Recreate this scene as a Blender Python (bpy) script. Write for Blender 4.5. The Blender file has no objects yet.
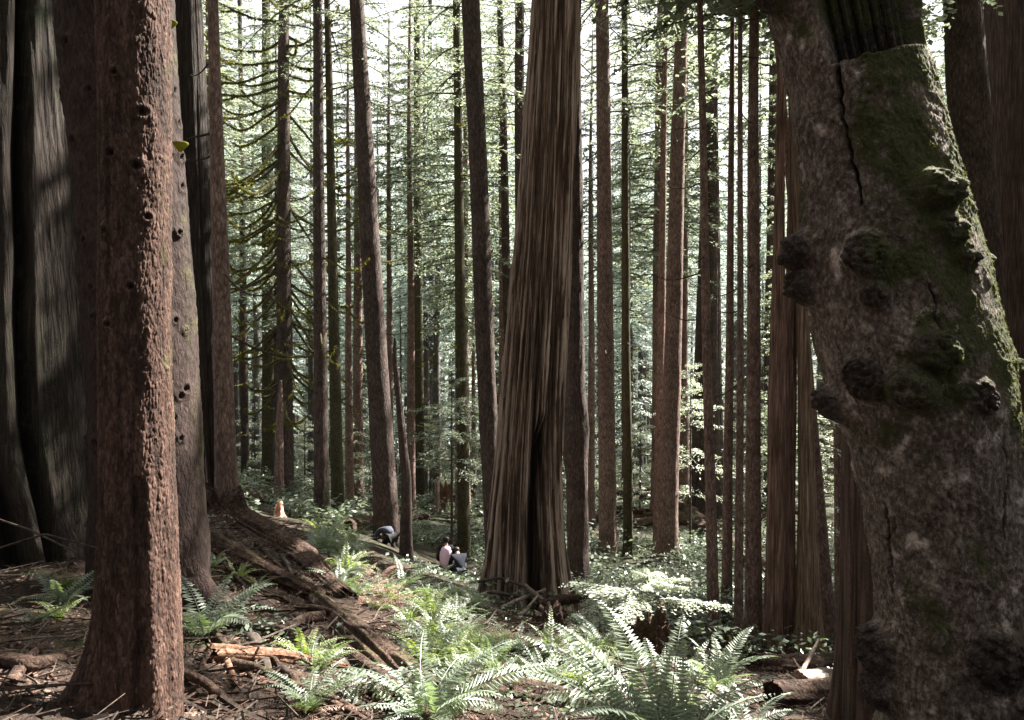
import bpy, math, random
import numpy as np
from mathutils import Vector, Matrix

rng = np.random.default_rng(7)
random.seed(7)
S = bpy.context.scene
COL = S.collection
F = 800.0            # focal length of the 1024 px wide frame, in pixels
HOR = 345.0          # row of the horizon
PITCH = math.atan((360 - HOR) / F)
CAM_Z = 0.0
CP, SP = math.cos(PITCH), math.sin(PITCH)


def W(px, py, d):
    """the point seen at px, py that lies d metres ahead (along +Y)"""
    u = (np.asarray(px, float) - 512) / F
    v = (360 - np.asarray(py, float)) / F
    yy = CP + v * SP
    zz = -SP + v * CP
    return np.stack([u / yy * d, np.ones_like(u) * d, zz / yy * d + CAM_Z], -1)


# sun: ahead and well to the side
SUN_AZ, SUN_EL = math.radians(57), math.radians(46)
SUN = np.array([math.sin(SUN_AZ) * math.cos(SUN_EL), math.cos(SUN_AZ) * math.cos(SUN_EL), math.sin(SUN_EL)])

# ------------------------------------------------------------------ noise
def _hash(ix, iy, iz, seed):
    with np.errstate(over='ignore'):
        h = (ix.astype(np.uint32) * np.uint32(374761393) + iy.astype(np.uint32) * np.uint32(668265263)
             + iz.astype(np.uint32) * np.uint32(2147483647 // 3) + np.uint32((seed * 974711 + 12345) & 0xffffffff))
        h = (h ^ (h >> np.uint32(13))) * np.uint32(1274126177)
        h = (h ^ (h >> np.uint32(16))) * np.uint32(2246822519)
        h = h ^ (h >> np.uint32(15))
    return h.astype(np.float64) / 4294967295.0


def vnoise(p, seed=0):
    p = np.asarray(p, float)
    i = np.floor(p).astype(np.int64)
    f = p - i
    f = f * f * (3 - 2 * f)
    out = 0
    for dx in (0, 1):
        for dy in (0, 1):
            for dz in (0, 1):
                w = (f[..., 0] if dx else 1 - f[..., 0]) * (f[..., 1] if dy else 1 - f[..., 1]) * (f[..., 2] if dz else 1 - f[..., 2])
                out = out + w * _hash(i[..., 0] + dx, i[..., 1] + dy, i[..., 2] + dz, seed)
    return out * 2 - 1


def fbm(p, seed=0, octv=4, gain=.5):
    p = np.asarray(p, float)
    a, s, t = 1.0, 0, 0
    for k in range(octv):
        s = s + a * vnoise(p, seed + k * 17)
        t += a
        a *= gain
        p = p * 2.03 + 11.3
    return s / t


def worley(p, seed=0):
    """2-D cells: distance to the border (f2 - f1) and the cell's random value"""
    i = np.floor(p).astype(np.int64)
    f1 = np.full(p.shape[:-1], 9.0)
    f2 = f1.copy()
    cid = np.zeros(p.shape[:-1])
    for dx in (-1, 0, 1):
        for dy in (-1, 0, 1):
            cx, cy = i[..., 0] + dx, i[..., 1] + dy
            ox = _hash(cx, cy, cx * 0, seed)
            oy = _hash(cx, cy, cx * 0 + 1, seed)
            dd = np.hypot(cx + ox - p[..., 0], cy + oy - p[..., 1])
            c = _hash(cx, cy, cx * 0 + 2, seed)
            nearer = dd < f1
            f2 = np.where(nearer, f1, np.minimum(f2, dd))
            cid = np.where(nearer, c, cid)
            f1 = np.minimum(f1, dd)
    return f2 - f1, cid


def sstep(a, b, x):
    t = np.clip((x - a) / (b - a), 0, 1)
    return t * t * (3 - 2 * t)


# ------------------------------------------------------------------ objects
def new_mesh(name, v, quads=None, tris=None, mats=(), midx=None, attrs=None, smooth=False):
    v = np.asarray(v, np.float32).reshape(-1, 3)
    q = np.zeros((0, 4), np.int32) if quads is None else np.asarray(quads, np.int32).reshape(-1, 4)
    t = np.zeros((0, 3), np.int32) if tris is None else np.asarray(tris, np.int32).reshape(-1, 3)
    me = bpy.data.meshes.new(name)
    me.vertices.add(len(v))
    me.vertices.foreach_set('co', v.ravel())
    nl = len(q) * 4 + len(t) * 3
    me.loops.add(nl)
    me.loops.foreach_set('vertex_index', np.concatenate([q.ravel(), t.ravel()]).astype(np.int32))
    npoly = len(q) + len(t)
    me.polygons.add(npoly)
    starts = np.concatenate([np.arange(len(q)) * 4, len(q) * 4 + np.arange(len(t)) * 3]).astype(np.int32)
    me.polygons.foreach_set('loop_start', starts)
    for m in mats:
        me.materials.append(m)
    if midx is not None:
        me.polygons.foreach_set('material_index', np.asarray(midx, np.int32))
    me.polygons.foreach_set('use_smooth', np.full(npoly, smooth))
    for k, a in (attrs or {}).items():
        at = me.attributes.new(k, 'FLOAT', 'POINT')
        at.data.foreach_set('value', np.asarray(a, np.float32).ravel())
    me.update()
    me.validate()
    return me


def link(name, me, parent=None, loc=(0, 0, 0)):
    o = bpy.data.objects.new(name, me)
    COL.objects.link(o)
    o.location = loc
    if parent is not None:
        o.parent = parent
    return o


def tag(o, label=None, cat=None, group=None, kind=None):
    if label: o['label'] = label
    if cat: o['category'] = cat
    if group: o['group'] = group
    if kind: o['kind'] = kind
    return o


def thing(name, label, cat, loc=(0, 0, 0), rz=0.0, group=None):
    o = bpy.data.objects.new(name, None)
    COL.objects.link(o)
    o.empty_display_size = .2
    o.location = tuple(float(c) for c in loc)
    o.rotation_euler = (0, 0, rz)
    return tag(o, label, cat, group)


def copy_tree(o, loc, rz=0, sc=1.0, parent=None, label=None, group=None):
    c = o.copy()
    COL.objects.link(c)
    if parent is not None:
        c.parent = parent
    else:
        c.location = tuple(float(k) for k in loc)
        c.rotation_euler = (0, 0, rz)
        c.scale = (sc, sc, sc)
    if label: c['label'] = label
    if group: c['group'] = group
    for ch in list(o.children):
        copy_tree(ch, None, parent=c)
    return c


# ------------------------------------------------------------------ materials
def mat(name):
    m = bpy.data.materials.new(name)
    m.use_nodes = True
    nt = m.node_tree
    nt.nodes.clear()
    return m, nt


def nd(nt, typ, **kw):
    n = nt.nodes.new(typ)
    for k, v in kw.items():
        if k.startswith('i_'):
            key = k[2:].replace('_', ' ')
            n.inputs[key].default_value = v
        else:
            setattr(n, k, v)
    return n


def ramp(nt, fac, stops):
    r = nt.nodes.new('ShaderNodeValToRGB')
    el = r.color_ramp.elements
    while len(el) < len(stops):
        el.new(.5)
    for e, (p, c) in zip(el, stops):
        e.position = p
        e.color = (c[0], c[1], c[2], 1) if not isinstance(c, (int, float)) else (c, c, c, 1)
    nt.links.new(fac, r.inputs[0])
    return r.outputs[0]


def mixc(nt, fac, a, b, mode='MIX'):
    n = nt.nodes.new('ShaderNodeMix')
    n.data_type = 'RGBA'
    n.blend_type = mode
    for sock, val in ((n.inputs[0], fac), (n.inputs[6], a), (n.inputs[7], b)):
        if hasattr(val, 'links') or isinstance(val, bpy.types.NodeSocket):
            nt.links.new(val, sock)
        elif isinstance(val, (int, float)):
            sock.default_value = val
        else:
            sock.default_value = (val[0], val[1], val[2], 1)
    return n.outputs[2]


def mth(nt, op, a, b=0.0, clamp=False):
    n = nt.nodes.new('ShaderNodeMath')
    n.operation = op
    n.use_clamp = clamp
    for s, v in ((n.inputs[0], a), (n.inputs[1], b)):
        if isinstance(v, bpy.types.NodeSocket):
            nt.links.new(v, s)
        else:
            s.default_value = v
    return n.outputs[0]


def bark(name, c0, c1, c2, sxy=18, sz=4, crack=.6, bump=.5, moss_c=(.045, .06, .015), moss=0.0, rough=.9, vscale=1.0, fine=60, dist=.02):
    """c0 the cracks, c1 the body, c2 the pale flakes; point attributes moss, dark and tone steer it where the mesh has them"""
    m, nt = mat(name)
    L = nt.links.new
    tc = nd(nt, 'ShaderNodeTexCoord')
    oi = nd(nt, 'ShaderNodeObjectInfo')
    mp = nd(nt, 'ShaderNodeMapping')
    mp.inputs['Scale'].default_value = (sxy, sxy, sz)
    L(tc.outputs['Object'], mp.inputs['Vector'])
    add = nd(nt, 'ShaderNodeVectorMath', operation='ADD')
    L(mp.outputs[0], add.inputs[0])
    rs = mth(nt, 'MULTIPLY', oi.outputs['Random'], 50.0)
    L(rs, add.inputs[1])
    n1 = nd(nt, 'ShaderNodeTexNoise', i_Scale=1.0, i_Detail=7.0, i_Roughness=.62, i_Distortion=.3)
    L(add.outputs[0], n1.inputs['Vector'])
    vo = nd(nt, 'ShaderNodeTexVoronoi', feature='DISTANCE_TO_EDGE', i_Scale=vscale)
    wob = nd(nt, 'ShaderNodeVectorMath', operation='ADD')
    L(add.outputs[0], wob.inputs[0])
    L(n1.outputs['Color'], wob.inputs[1])
    L(wob.outputs[0], vo.inputs['Vector'])
    n2 = nd(nt, 'ShaderNodeTexNoise', i_Scale=1.6, i_Detail=5.0, i_Roughness=.6)
    L(tc.outputs['Object'], n2.inputs['Vector'])
    n3 = nd(nt, 'ShaderNodeTexNoise', i_Scale=float(fine), i_Detail=4.0, i_Roughness=.7)
    L(tc.outputs['Object'], n3.inputs['Vector'])
    edge = ramp(nt, vo.outputs['Distance'], [(0, 0.0), (.28, 1.0)])
    base = ramp(nt, n1.outputs['Fac'], [(.28, c0), (.5, c1), (.74, c2)])
    dk = mixc(nt, mth(nt, 'MULTIPLY', mth(nt, 'SUBTRACT', 1.0, edge), crack), base, c0)
    # broad patches and fine grain
    dk = mixc(nt, 1.0, dk, ramp(nt, n2.outputs['Fac'], [(.3, .68), (.7, 1.28)]), 'MULTIPLY')
    dk = mixc(nt, 1.0, dk, ramp(nt, n3.outputs['Fac'], [(.3, .7), (.7, 1.25)]), 'MULTIPLY')
    tone = nd(nt, 'ShaderNodeAttribute', attribute_name='tone')
    dk = mixc(nt, tone.outputs['Fac'], dk, (c2[0] * 1.5, c2[1] * 1.5, c2[2] * 1.55))
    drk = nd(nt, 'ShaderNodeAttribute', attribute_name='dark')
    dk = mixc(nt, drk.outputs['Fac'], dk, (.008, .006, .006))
    ms = nd(nt, 'ShaderNodeAttribute', attribute_name='moss')
    n4 = nd(nt, 'ShaderNodeTexNoise', i_Scale=7.0, i_Detail=6.0, i_Roughness=.7)
    L(tc.outputs['Object'], n4.inputs['Vector'])
    mm = mth(nt, 'ADD', ms.outputs['Fac'], moss)
    mfac = ramp(nt, mth(nt, 'ADD', mth(nt, 'MULTIPLY', mm, .9), mth(nt, 'ADD', mth(nt, 'MULTIPLY', mth(nt, 'SUBTRACT', n4.outputs['Fac'], .5), 1.2), mth(nt, 'MULTIPLY', mth(nt, 'SUBTRACT', n3.outputs['Fac'], .5), .7))), [(.40, 0.0), (.62, 1.0)])
    mcol = mixc(nt, n3.outputs['Fac'], (moss_c[0] * .5, moss_c[1] * .5, moss_c[2] * .5), (moss_c[0] * 1.6, moss_c[1] * 1.6, moss_c[2] * 1.4))
    dk = mixc(nt, mfac, dk, mcol)
    hh = mth(nt, 'ADD', mth(nt, 'MULTIPLY', n1.outputs['Fac'], .8), mth(nt, 'ADD', mth(nt, 'MULTIPLY', edge, crack * .6), mth(nt, 'MULTIPLY', n3.outputs['Fac'], .25)))
    bp = nd(nt, 'ShaderNodeBump', i_Strength=bump, i_Distance=dist)
    L(hh, bp.inputs['Height'])
    bs = nd(nt, 'ShaderNodeBsdfPrincipled', i_Roughness=rough)
    bs.inputs['Specular IOR Level'].default_value = .25
    L(dk, bs.inputs['Base Color'])
    L(bp.outputs[0], bs.inputs['Normal'])
    out = nd(nt, 'ShaderNodeOutputMaterial')
    L(bs.outputs[0], out.inputs[0])
    return m


def leaf(name, ca, cb, trans=.4, tcol=None, rough=.42, spec=.5, clump=1.2):
    """two-sided foliage: a glossy surface over a translucent body; every leaf a little different"""
    m, nt = mat(name)
    L = nt.links.new
    g = nd(nt, 'ShaderNodeNewGeometry')
    oi = nd(nt, 'ShaderNodeObjectInfo')
    tc = nd(nt, 'ShaderNodeTexCoord')
    no = nd(nt, 'ShaderNodeTexNoise', i_Scale=clump, i_Detail=3.0)
    L(tc.outputs['Object'], no.inputs['Vector'])
    f = mth(nt, 'ADD', mth(nt, 'MULTIPLY', g.outputs['Random Per Island'], .5), mth(nt, 'MULTIPLY', no.outputs['Fac'], .6))
    f = mth(nt, 'ADD', f, mth(nt, 'MULTIPLY', mth(nt, 'SUBTRACT', oi.outputs['Random'], .5), .3), True)
    c = mixc(nt, f, ca, cb)
    bs = nd(nt, 'ShaderNodeBsdfPrincipled', i_Roughness=rough)
    bs.inputs['Specular IOR Level'].default_value = spec
    L(c, bs.inputs['Base Color'])
    tr = nd(nt, 'ShaderNodeBsdfTranslucent')
    tcol = tcol or (1.3, 1.5, .6)
    L(mixc(nt, 1.0, c, tcol, 'MULTIPLY'), tr.inputs['Color'])
    mx = nd(nt, 'ShaderNodeMixShader')
    mx.inputs[0].default_value = trans
    L(bs.outputs[0], mx.inputs[1])
    L(tr.outputs[0], mx.inputs[2])
    out = nd(nt, 'ShaderNodeOutputMaterial')
    L(mx.outputs[0], out.inputs[0])
    return m


def plain(name, c, rough=.8, var=.3, scale=9.0):
    m, nt = mat(name)
    tc = nd(nt, 'ShaderNodeTexCoord')
    no = nd(nt, 'ShaderNodeTexNoise', i_Scale=scale, i_Detail=5.0)
    nt.links.new(tc.outputs['Object'], no.inputs['Vector'])
    lo = tuple(k * (1 - var) for k in c)
    hi = tuple(min(1, k * (1 + var)) for k in c)
    cc = ramp(nt, no.outputs['Fac'], [(.3, lo), (.7, hi)])
    bs = nd(nt, 'ShaderNodeBsdfPrincipled', i_Roughness=rough)
    bs.inputs['Specular IOR Level'].default_value = .3
    nt.links.new(cc, bs.inputs['Base Color'])
    bp = nd(nt, 'ShaderNodeBump', i_Strength=.3, i_Distance=.01)
    nt.links.new(no.outputs['Fac'], bp.inputs['Height'])
    nt.links.new(bp.outputs[0], bs.inputs['Normal'])
    out = nd(nt, 'ShaderNodeOutputMaterial')
    nt.links.new(bs.outputs[0], out.inputs[0])
    return m


M = {}
M['scaly'] = bark('scaly_bark', (0.020, 0.010, 0.007), (0.076, 0.041, 0.030), (0.158, 0.097, 0.076), sxy=60, sz=22, crack=.35, bump=.9, vscale=.9, fine=170, dist=.009)
M['knotty'] = bark('knotty_bark', (0.015, 0.009, 0.008), (0.044, 0.027, 0.023), (0.075, 0.052, 0.045), sxy=30, sz=14, crack=.4, bump=.7, moss=.0, moss_c=(.06, .06, .025), fine=110)
M['burl'] = bark('burl_bark', (0.035, 0.024, 0.020), (0.165, 0.122, 0.105), (0.420, 0.355, 0.315), sxy=42, sz=26, crack=.35, bump=1.0, moss_c=(.062, .066, .03), fine=95, dist=.02)
M['cedar'] = bark('cedar_bark', (0.013, 0.010, 0.009), (0.049, 0.037, 0.030), (0.090, 0.072, 0.059), sxy=26, sz=2.2, crack=.6, bump=.9, moss=.13, moss_c=(.04, .046, .03), dist=.025)
M['red_cedar'] = bark('lit_red_cedar_bark', (0.056, 0.032, 0.025), (0.294, 0.175, 0.140), (0.560, 0.378, 0.315), sxy=24, sz=1.0, crack=.6, bump=.9, dist=.025)  # red bark of the fused cedars, lightened to look sunlit
M['lit_cedar'] = bark('lit_cedar_bark', (0.062, 0.040, 0.030), (0.338, 0.231, 0.169), (0.575, 0.438, 0.338), sxy=24, sz=1.0, crack=.5, bump=.9, moss=.08, moss_c=(.09, .09, .03), dist=.025)  # lighter copy of cedar bark, sunlight put into the colour
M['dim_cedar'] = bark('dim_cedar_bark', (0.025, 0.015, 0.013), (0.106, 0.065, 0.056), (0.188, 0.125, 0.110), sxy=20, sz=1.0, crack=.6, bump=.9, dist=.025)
M['snag'] = bark('weathered_snag_wood', (.05, .027, .02), (.215, .135, .10), (.56, .44, .36), sxy=18, sz=.6, crack=.6, bump=.9, dist=.04, fine=40)
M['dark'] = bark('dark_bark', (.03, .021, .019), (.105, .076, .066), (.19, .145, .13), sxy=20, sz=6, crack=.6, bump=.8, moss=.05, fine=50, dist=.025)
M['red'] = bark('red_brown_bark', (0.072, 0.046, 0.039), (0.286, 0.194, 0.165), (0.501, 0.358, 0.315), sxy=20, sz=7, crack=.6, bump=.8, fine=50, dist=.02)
M['mossy'] = bark('mossy_bark', (.022, .018, .012), (.085, .07, .045), (.13, .11, .075), sxy=20, sz=7, crack=.5, bump=.7, moss=.42, moss_c=(.075, .085, .025), fine=50)
M['far'] = bark('haze_pale_far_bark', (.05, .045, .045), (.125, .108, .105), (.20, .18, .17), sxy=14, sz=5, crack=.4, bump=.5, moss=.25, moss_c=(.10, .11, .07), fine=30)  # paled to stand in for haze between the distant trunks
M['rot'] = bark('rotten_wood', (0.015, 0.008, 0.007), (0.082, 0.049, 0.036), (0.184, 0.121, 0.089), sxy=18, sz=18, crack=.5, bump=1.0, moss=.12, moss_c=(.06, .065, .022), fine=60, dist=.03)
M['orange_wood'] = bark('orange_wood', (.05, .024, .016), (.22, .115, .075), (.40, .25, .175), sxy=20, sz=20, crack=.4, bump=.7, fine=60)
M['sunlit_orange_wood'] = bark('sunlit_orange_wood', (.22, .08, .05), (.55, .30, .22), (.80, .66, .58), sxy=9, sz=9, crack=.2, bump=.6, fine=40)  # white flakes imitate orange wood bleached out by sunlight
M['pale_wood'] = bark('pale_dead_wood', (.10, .07, .055), (.30, .235, .195), (.48, .41, .35), sxy=22, sz=22, crack=.3, bump=.5, fine=60)
M['twig'] = bark('twig_bark', (.022, .016, .013), (.072, .054, .044), (.15, .12, .10), sxy=30, sz=30, crack=.2, bump=.3, moss=.05)
M['moss_branch'] = bark('mossy_branch_bark', (.025, .02, .012), (.075, .065, .035), (.12, .11, .06), sxy=24, sz=24, crack=.2, bump=.4, moss=.42, moss_c=(.13, .13, .03))
M['moss'] = leaf('moss_tufts', (.04, .045, .018), (.10, .105, .045), trans=.35, tcol=(1.4, 1.4, .5), rough=.8, spec=.15, clump=3)
M['moss_lit'] = leaf('yellow_backlit_moss_tufts', (.09, .09, .02), (.20, .19, .05), trans=.45, tcol=(1.3, 1.3, .6), rough=.8, spec=.1, clump=3)  # yellow-green moss, brightened in colour as if backlit
M['needle'] = leaf('conifer_needles', (.085, .12, .105), (.31, .335, .265), trans=.58, tcol=(1.22, 1.24, .95), rough=.45, spec=.5, clump=.8)
M['needle_haze'] = leaf('haze_pale_far_needles', (.22, .29, .30), (.60, .645, .60), trans=.6, tcol=(1.1, 1.13, 1.03), rough=.5, spec=.4, clump=.5)  # paler, bluer foliage: distance haze painted into the needles
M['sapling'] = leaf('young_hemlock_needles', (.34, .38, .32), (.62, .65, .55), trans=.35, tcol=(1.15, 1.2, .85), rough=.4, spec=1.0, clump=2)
M['fern'] = leaf('fern_leaflets', (.085, .12, .09), (.33, .375, .29), trans=.3, tcol=(1.3, 1.55, .65), rough=.38, spec=1.0, clump=2)
M['fern_yellow'] = leaf('yellowish_fern_leaflets', (.10, .14, .06), (.30, .34, .16), trans=.38, tcol=(1.4, 1.6, .5), rough=.38, spec=.9, clump=2)
M['shrub'] = leaf('shrub_leaves', (.05, .075, .055), (.20, .235, .17), trans=.35, tcol=(1.3, 1.45, .8), rough=.36, spec=.9, clump=1)
M['dead_fern'] = leaf('dead_fern_leaflets', (.17, .10, .075), (.38, .25, .20), trans=.3, tcol=(1.2, 1.0, .85), rough=.6, spec=.3, clump=2)


def ground_mat():
    m, nt = mat('forest_floor')
    L = nt.links.new
    tc = nd(nt, 'ShaderNodeTexCoord')
    a = nd(nt, 'ShaderNodeTexNoise', i_Scale=.55, i_Detail=6.0, i_Roughness=.6)
    b = nd(nt, 'ShaderNodeTexNoise', i_Scale=14.0, i_Detail=9.0, i_Roughness=.75)
    c = nd(nt, 'ShaderNodeTexVoronoi', i_Scale=40.0)
    e = nd(nt, 'ShaderNodeTexNoise', i_Scale=3.0, i_Detail=6.0, i_Roughness=.65)
    for n in (a, b, c, e):
        L(tc.outputs['Object'], n.inputs['Vector'])
    duff = ramp(nt, b.outputs['Fac'], [(.3, (.012, .008, .006)), (.5, (.036, .023, .018)), (.72, (.11, .072, .055))])
    duff = mixc(nt, mth(nt, 'MULTIPLY', c.outputs['Color'], .35), duff, (.085, .056, .042))
    dk = mixc(nt, ramp(nt, a.outputs['Fac'], [(.35, .0), (.65, .7)]), duff, (.028, .02, .015))
    mo = mixc(nt, b.outputs['Fac'], (.012, .018, .006), (.06, .07, .02))
    col = mixc(nt, ramp(nt, e.outputs['Fac'], [(.55, 0.0), (.66, .85)]), dk, mo)
    # further off the floor is overgrown with green
    sep = nd(nt, 'ShaderNodeSeparateXYZ')
    L(tc.outputs['Object'], sep.inputs[0])
    far = ramp(nt, mth(nt, 'DIVIDE', sep.outputs['Y'], 60.0), [(.25, 0.0), (.55, .8)])
    green = mixc(nt, ramp(nt, e.outputs['Fac'], [(.42, 0.0), (.7, 1.0)]), (.022, .018, .013), (.10, .12, .07))
    col = mixc(nt, far, col, green)
    bs = nd(nt, 'ShaderNodeBsdfPrincipled', i_Roughness=.9)
    bs.inputs['Specular IOR Level'].default_value = .2
    L(col, bs.inputs['Base Color'])
    bp = nd(nt, 'ShaderNodeBump', i_Strength=.9, i_Distance=.03)
    L(mth(nt, 'ADD', b.outputs['Fac'], mth(nt, 'MULTIPLY', c.outputs['Distance'], .5)), bp.inputs['Height'])
    L(bp.outputs[0], bs.inputs['Normal'])
    out = nd(nt, 'ShaderNodeOutputMaterial')
    L(bs.outputs[0], out.inputs[0])
    return m


M['ground'] = ground_mat()

# ------------------------------------------------------------------ terrain
CTRL = [(30, 720, 3.3), (130, 738, 4.0), (205, 650, 5.2), (250, 720, 4.0), (0, 575, 7), (70, 550, 8), (190, 512, 9), (212, 506, 14),
        (250, 570, 8.5), (300, 600, 8), (330, 650, 6.4), (345, 720, 4.6), (430, 735, 4.8), (440, 650, 7.2), (400, 590, 10.5), (470, 600, 13),
        (446, 579, 24), (388, 533, 24), (322, 522, 24), (284, 506, 29), (240, 487, 38), (250, 462, 62), (400, 503, 40), (420, 478, 60),
        (528, 610, 16), (577, 592, 19), (608, 560, 25), (667, 562, 25), (714, 642, 16.5), (755, 645, 17), (795, 650, 17), (845, 660, 17),
        (620, 730, 5.6), (620, 650, 9.5), (720, 690, 8), (780, 735, 6.2), (830, 690, 9.5), (650, 500, 40), (720, 482, 46), (800, 500, 40),
        (870, 720, 6.5), (950, 790, 4.2), (1080, 740, 5), (1100, 620, 14), (1000, 600, 25), (600, 462, 80), (400, 452, 90), (800, 452, 85), (250, 445, 90),
        (0, 480, 30), (-200, 520, 12), (1300, 520, 40), (-200, 450, 70), (1200, 450, 90), (100, 450, 95), (900, 447, 95)]
cp = np.array([W(a, b, d) for a, b, d in CTRL])
extra = np.array([(0, 0, -1.65), (-2, -1, -1.5), (2, -1, -1.9), (0, -6, -1.2), (-8, -4, -.6), (8, -4, -2.6), (-12, 3, -.7), (-10, 8, -1.4),
                  (10, 3, -3.0), (0, -30, 1), (-40, 0, 1), (40, 0, -5), (2.2, 2.5, -2.0)])
cp = np.vstack([cp, extra])


def tps_fit(xy, z, lam):
    n = len(xy)
    r = np.linalg.norm(xy[:, None] - xy[None], axis=-1)
    K = np.where(r > 0, r * r * np.log(r + 1e-12), 0) + lam * np.eye(n)
    P = np.hstack([np.ones((n, 1)), xy])
    A = np.zeros((n + 3, n + 3))
    A[:n, :n] = K
    A[:n, n:] = P
    A[n:, :n] = P.T
    return np.linalg.solve(A, np.concatenate([z, np.zeros(3)]))


# fitted in a range-compressed plane so that near detail and far slopes weigh alike
def warp(xy):
    r = np.linalg.norm(xy, axis=-1, keepdims=True)
    k = np.log1p(r / 6.0) * 6.0 / np.maximum(r, 1e-6)
    return xy * k


TP = tps_fit(warp(cp[:, :2]), cp[:, 2], .6)
WCP = warp(cp[:, :2])


def gh(x, y):
    x = np.asarray(x, float)
    y = np.asarray(y, float)
    sh = np.broadcast(x, y).shape
    xy = np.stack([np.broadcast_to(x, sh).ravel(), np.broadcast_to(y, sh).ravel()], -1)
    r = np.linalg.norm(xy, axis=-1, keepdims=True)
    q = xy * np.minimum(1, 100.0 / np.maximum(r, 1e-6))
    w = warp(q)
    out = np.zeros(len(w))
    for i0 in range(0, len(w), 20000):
        ww = w[i0:i0 + 20000]
        rr = np.linalg.norm(ww[:, None] - WCP[None], axis=-1)
        out[i0:i0 + 20000] = (rr * rr * np.log(rr + 1e-12)) @ TP[:len(WCP)] + TP[len(WCP)] + ww @ TP[len(WCP) + 1:]
    p = np.stack([xy[:, 0], xy[:, 1], np.zeros(len(xy))], -1)
    out += .10 * fbm(p * .9, 3, 3) + .055 * fbm(p * 3.1, 5, 3) * np.exp(-r[:, 0] / 40)
    out += .45 * fbm(p * .13, 9, 2) * sstep(20, 45, r[:, 0])
    return out.reshape(sh)


def hit(px, py):
    """where the line of sight through px, py meets the ground"""
    ds = np.concatenate([np.arange(2.2, 30, .08), np.arange(30, 130, .5)])
    P = W(np.full(len(ds), px), np.full(len(ds), py), 1.0) * ds[:, None]
    below = P[:, 2] < gh(P[:, 0], P[:, 1])
    k = int(np.argmax(below)) if below.any() else len(ds) - 1
    p = P[k].copy()
    p[2] = gh(p[0], p[1])
    return p


def build_ground():
    def axis(lim0, lim1, n, k):
        t = np.linspace(-1, 1, n)
        s = np.sinh(t * k) / math.sinh(k)
        return np.where(s < 0, s * lim0, s * lim1)
    xs = axis(420, 420, 380, 5.6)
    ys = axis(60, 520, 460, 5.4) + 2.0
    X, Y = np.meshgrid(xs, ys)
    Z = gh(X, Y)
    p = np.stack([X, Y, X * 0], -1)
    rr = np.hypot(X, Y)
    ridge = 1 - np.abs(fbm(p * np.array([2.2, 1.4, 1]) + 3, 27, 3)) * 3.2       # half-buried roots
    Z = Z + (.045 * fbm(p * 8, 21, 4, .6) + .018 * fbm(p * 31, 22, 3, .6) + .05 * np.clip(ridge, 0, 1) ** 3) * np.exp(-rr / 18)
    v = np.stack([X, Y, Z], -1).reshape(-1, 3)
    ny, nx = X.shape
    i = np.arange(ny * nx).reshape(ny, nx)
    q = np.stack([i[:-1, :-1], i[:-1, 1:], i[1:, 1:], i[1:, :-1]], -1).reshape(-1, 4)
    o = link('ground', new_mesh('ground', v, q, mats=[M['ground']], smooth=True))
    tag(o, 'brown forest floor of needles and soil sloping down from the viewer', kind='structure')


build_ground()

# ------------------------------------------------------------------ gaps in the canopy through which the sun falls
GAPS = []


def gap(p, r):
    GAPS.append((np.asarray(p, float), r))


def lit_cull(c):
    """False for the sprays that would stand in one of the sunbeams"""
    keep = np.ones(len(c), bool)
    for p, r in GAPS:
        d = c - p
        t = d @ SUN
        perp = np.linalg.norm(d - t[:, None] * SUN, axis=1)
        keep &= ~((t > 1.2) & (perp < r + .18))
    return keep


for py_ in (140, 200, 260, 320, 370):
    gap(W(188, py_, 4.0), -.07)
gap(W(156, 610, 3.9), -.08); gap(W(190, 560, 4.0), -.08); gap(W(190, 640, 4.0), -.08)
gap(W(640, 685, 4.9), .75); gap(W(700, 690, 4.9), .6); gap(W(590, 690, 5.0), .5)
gap(W(425, 680, 5.3), .6); gap(W(720, 655, 7.4), .6); gap(W(765, 690, 6.3), .4)
for px_, py_, d_ in ((370, 560, 10), (410, 575, 10), (450, 590, 10), (390, 600, 9), (440, 620, 8)):
    gap(W(px_, py_, d_), .35)
for py_ in range(0, 420, 60):
    gap(W(192, py_, 6.5), .12)
gap(hit(75, 702), .22); gap(hit(55, 715), .15)
for a, b, r in ((360, 585, .7), (400, 592, .8), (440, 610, .5), (385, 620, .5), (470, 630, .4), (430, 700, .45), (400, 690, .4), (490, 690, .35),
                (600, 700, .8), (640, 705, .9), (620, 690, .75), (680, 690, .75), (740, 690, .5), (650, 660, .6), (690, 650, .6), (270, 662, .3), (800, 690, .55), (840, 680, .5), (330, 575, .4),
                (540, 612, .4), (720, 620, .6), (780, 640, .8), (845, 640, .8), (560, 690, .4)):
    gap(hit(a, b), r)
gap(W(800, 350, 16.6), .35)
gap(W(806, 450, 16.6), .35)
gap(W(810, 550, 16.6), .35)
gap(W(790, 400, 16.6), .35)
gap(W(774, 500, 16.6), .35)
gap(W(650, 582, 9.5), 1.0); gap(W(600, 575, 9.5), .5); gap(W(700, 590, 9.5), .6)
gap(W(447, 548, 24), .35); gap(W(279, 508, 21.5), .4)
for py_ in (480, 540, 600):
    gap(W(840, py_, 17), .4); gap(W(752, py_, 17), .4)
for py_ in (250, 330, 420):
    gap(W(560, py_, 16), .45)
for py_ in (100, 170, 240, 300):
    gap(W(960 + (py_ - 100) * .2, py_, 4.2), .3)

# ------------------------------------------------------------------ trunks
def tube_faces(nr, ns):
    i = np.arange(nr * ns).reshape(nr, ns)
    j = np.roll(i, -1, axis=1)
    return np.stack([i[:-1], j[:-1], j[1:], i[1:]], -1).reshape(-1, 4)


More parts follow.
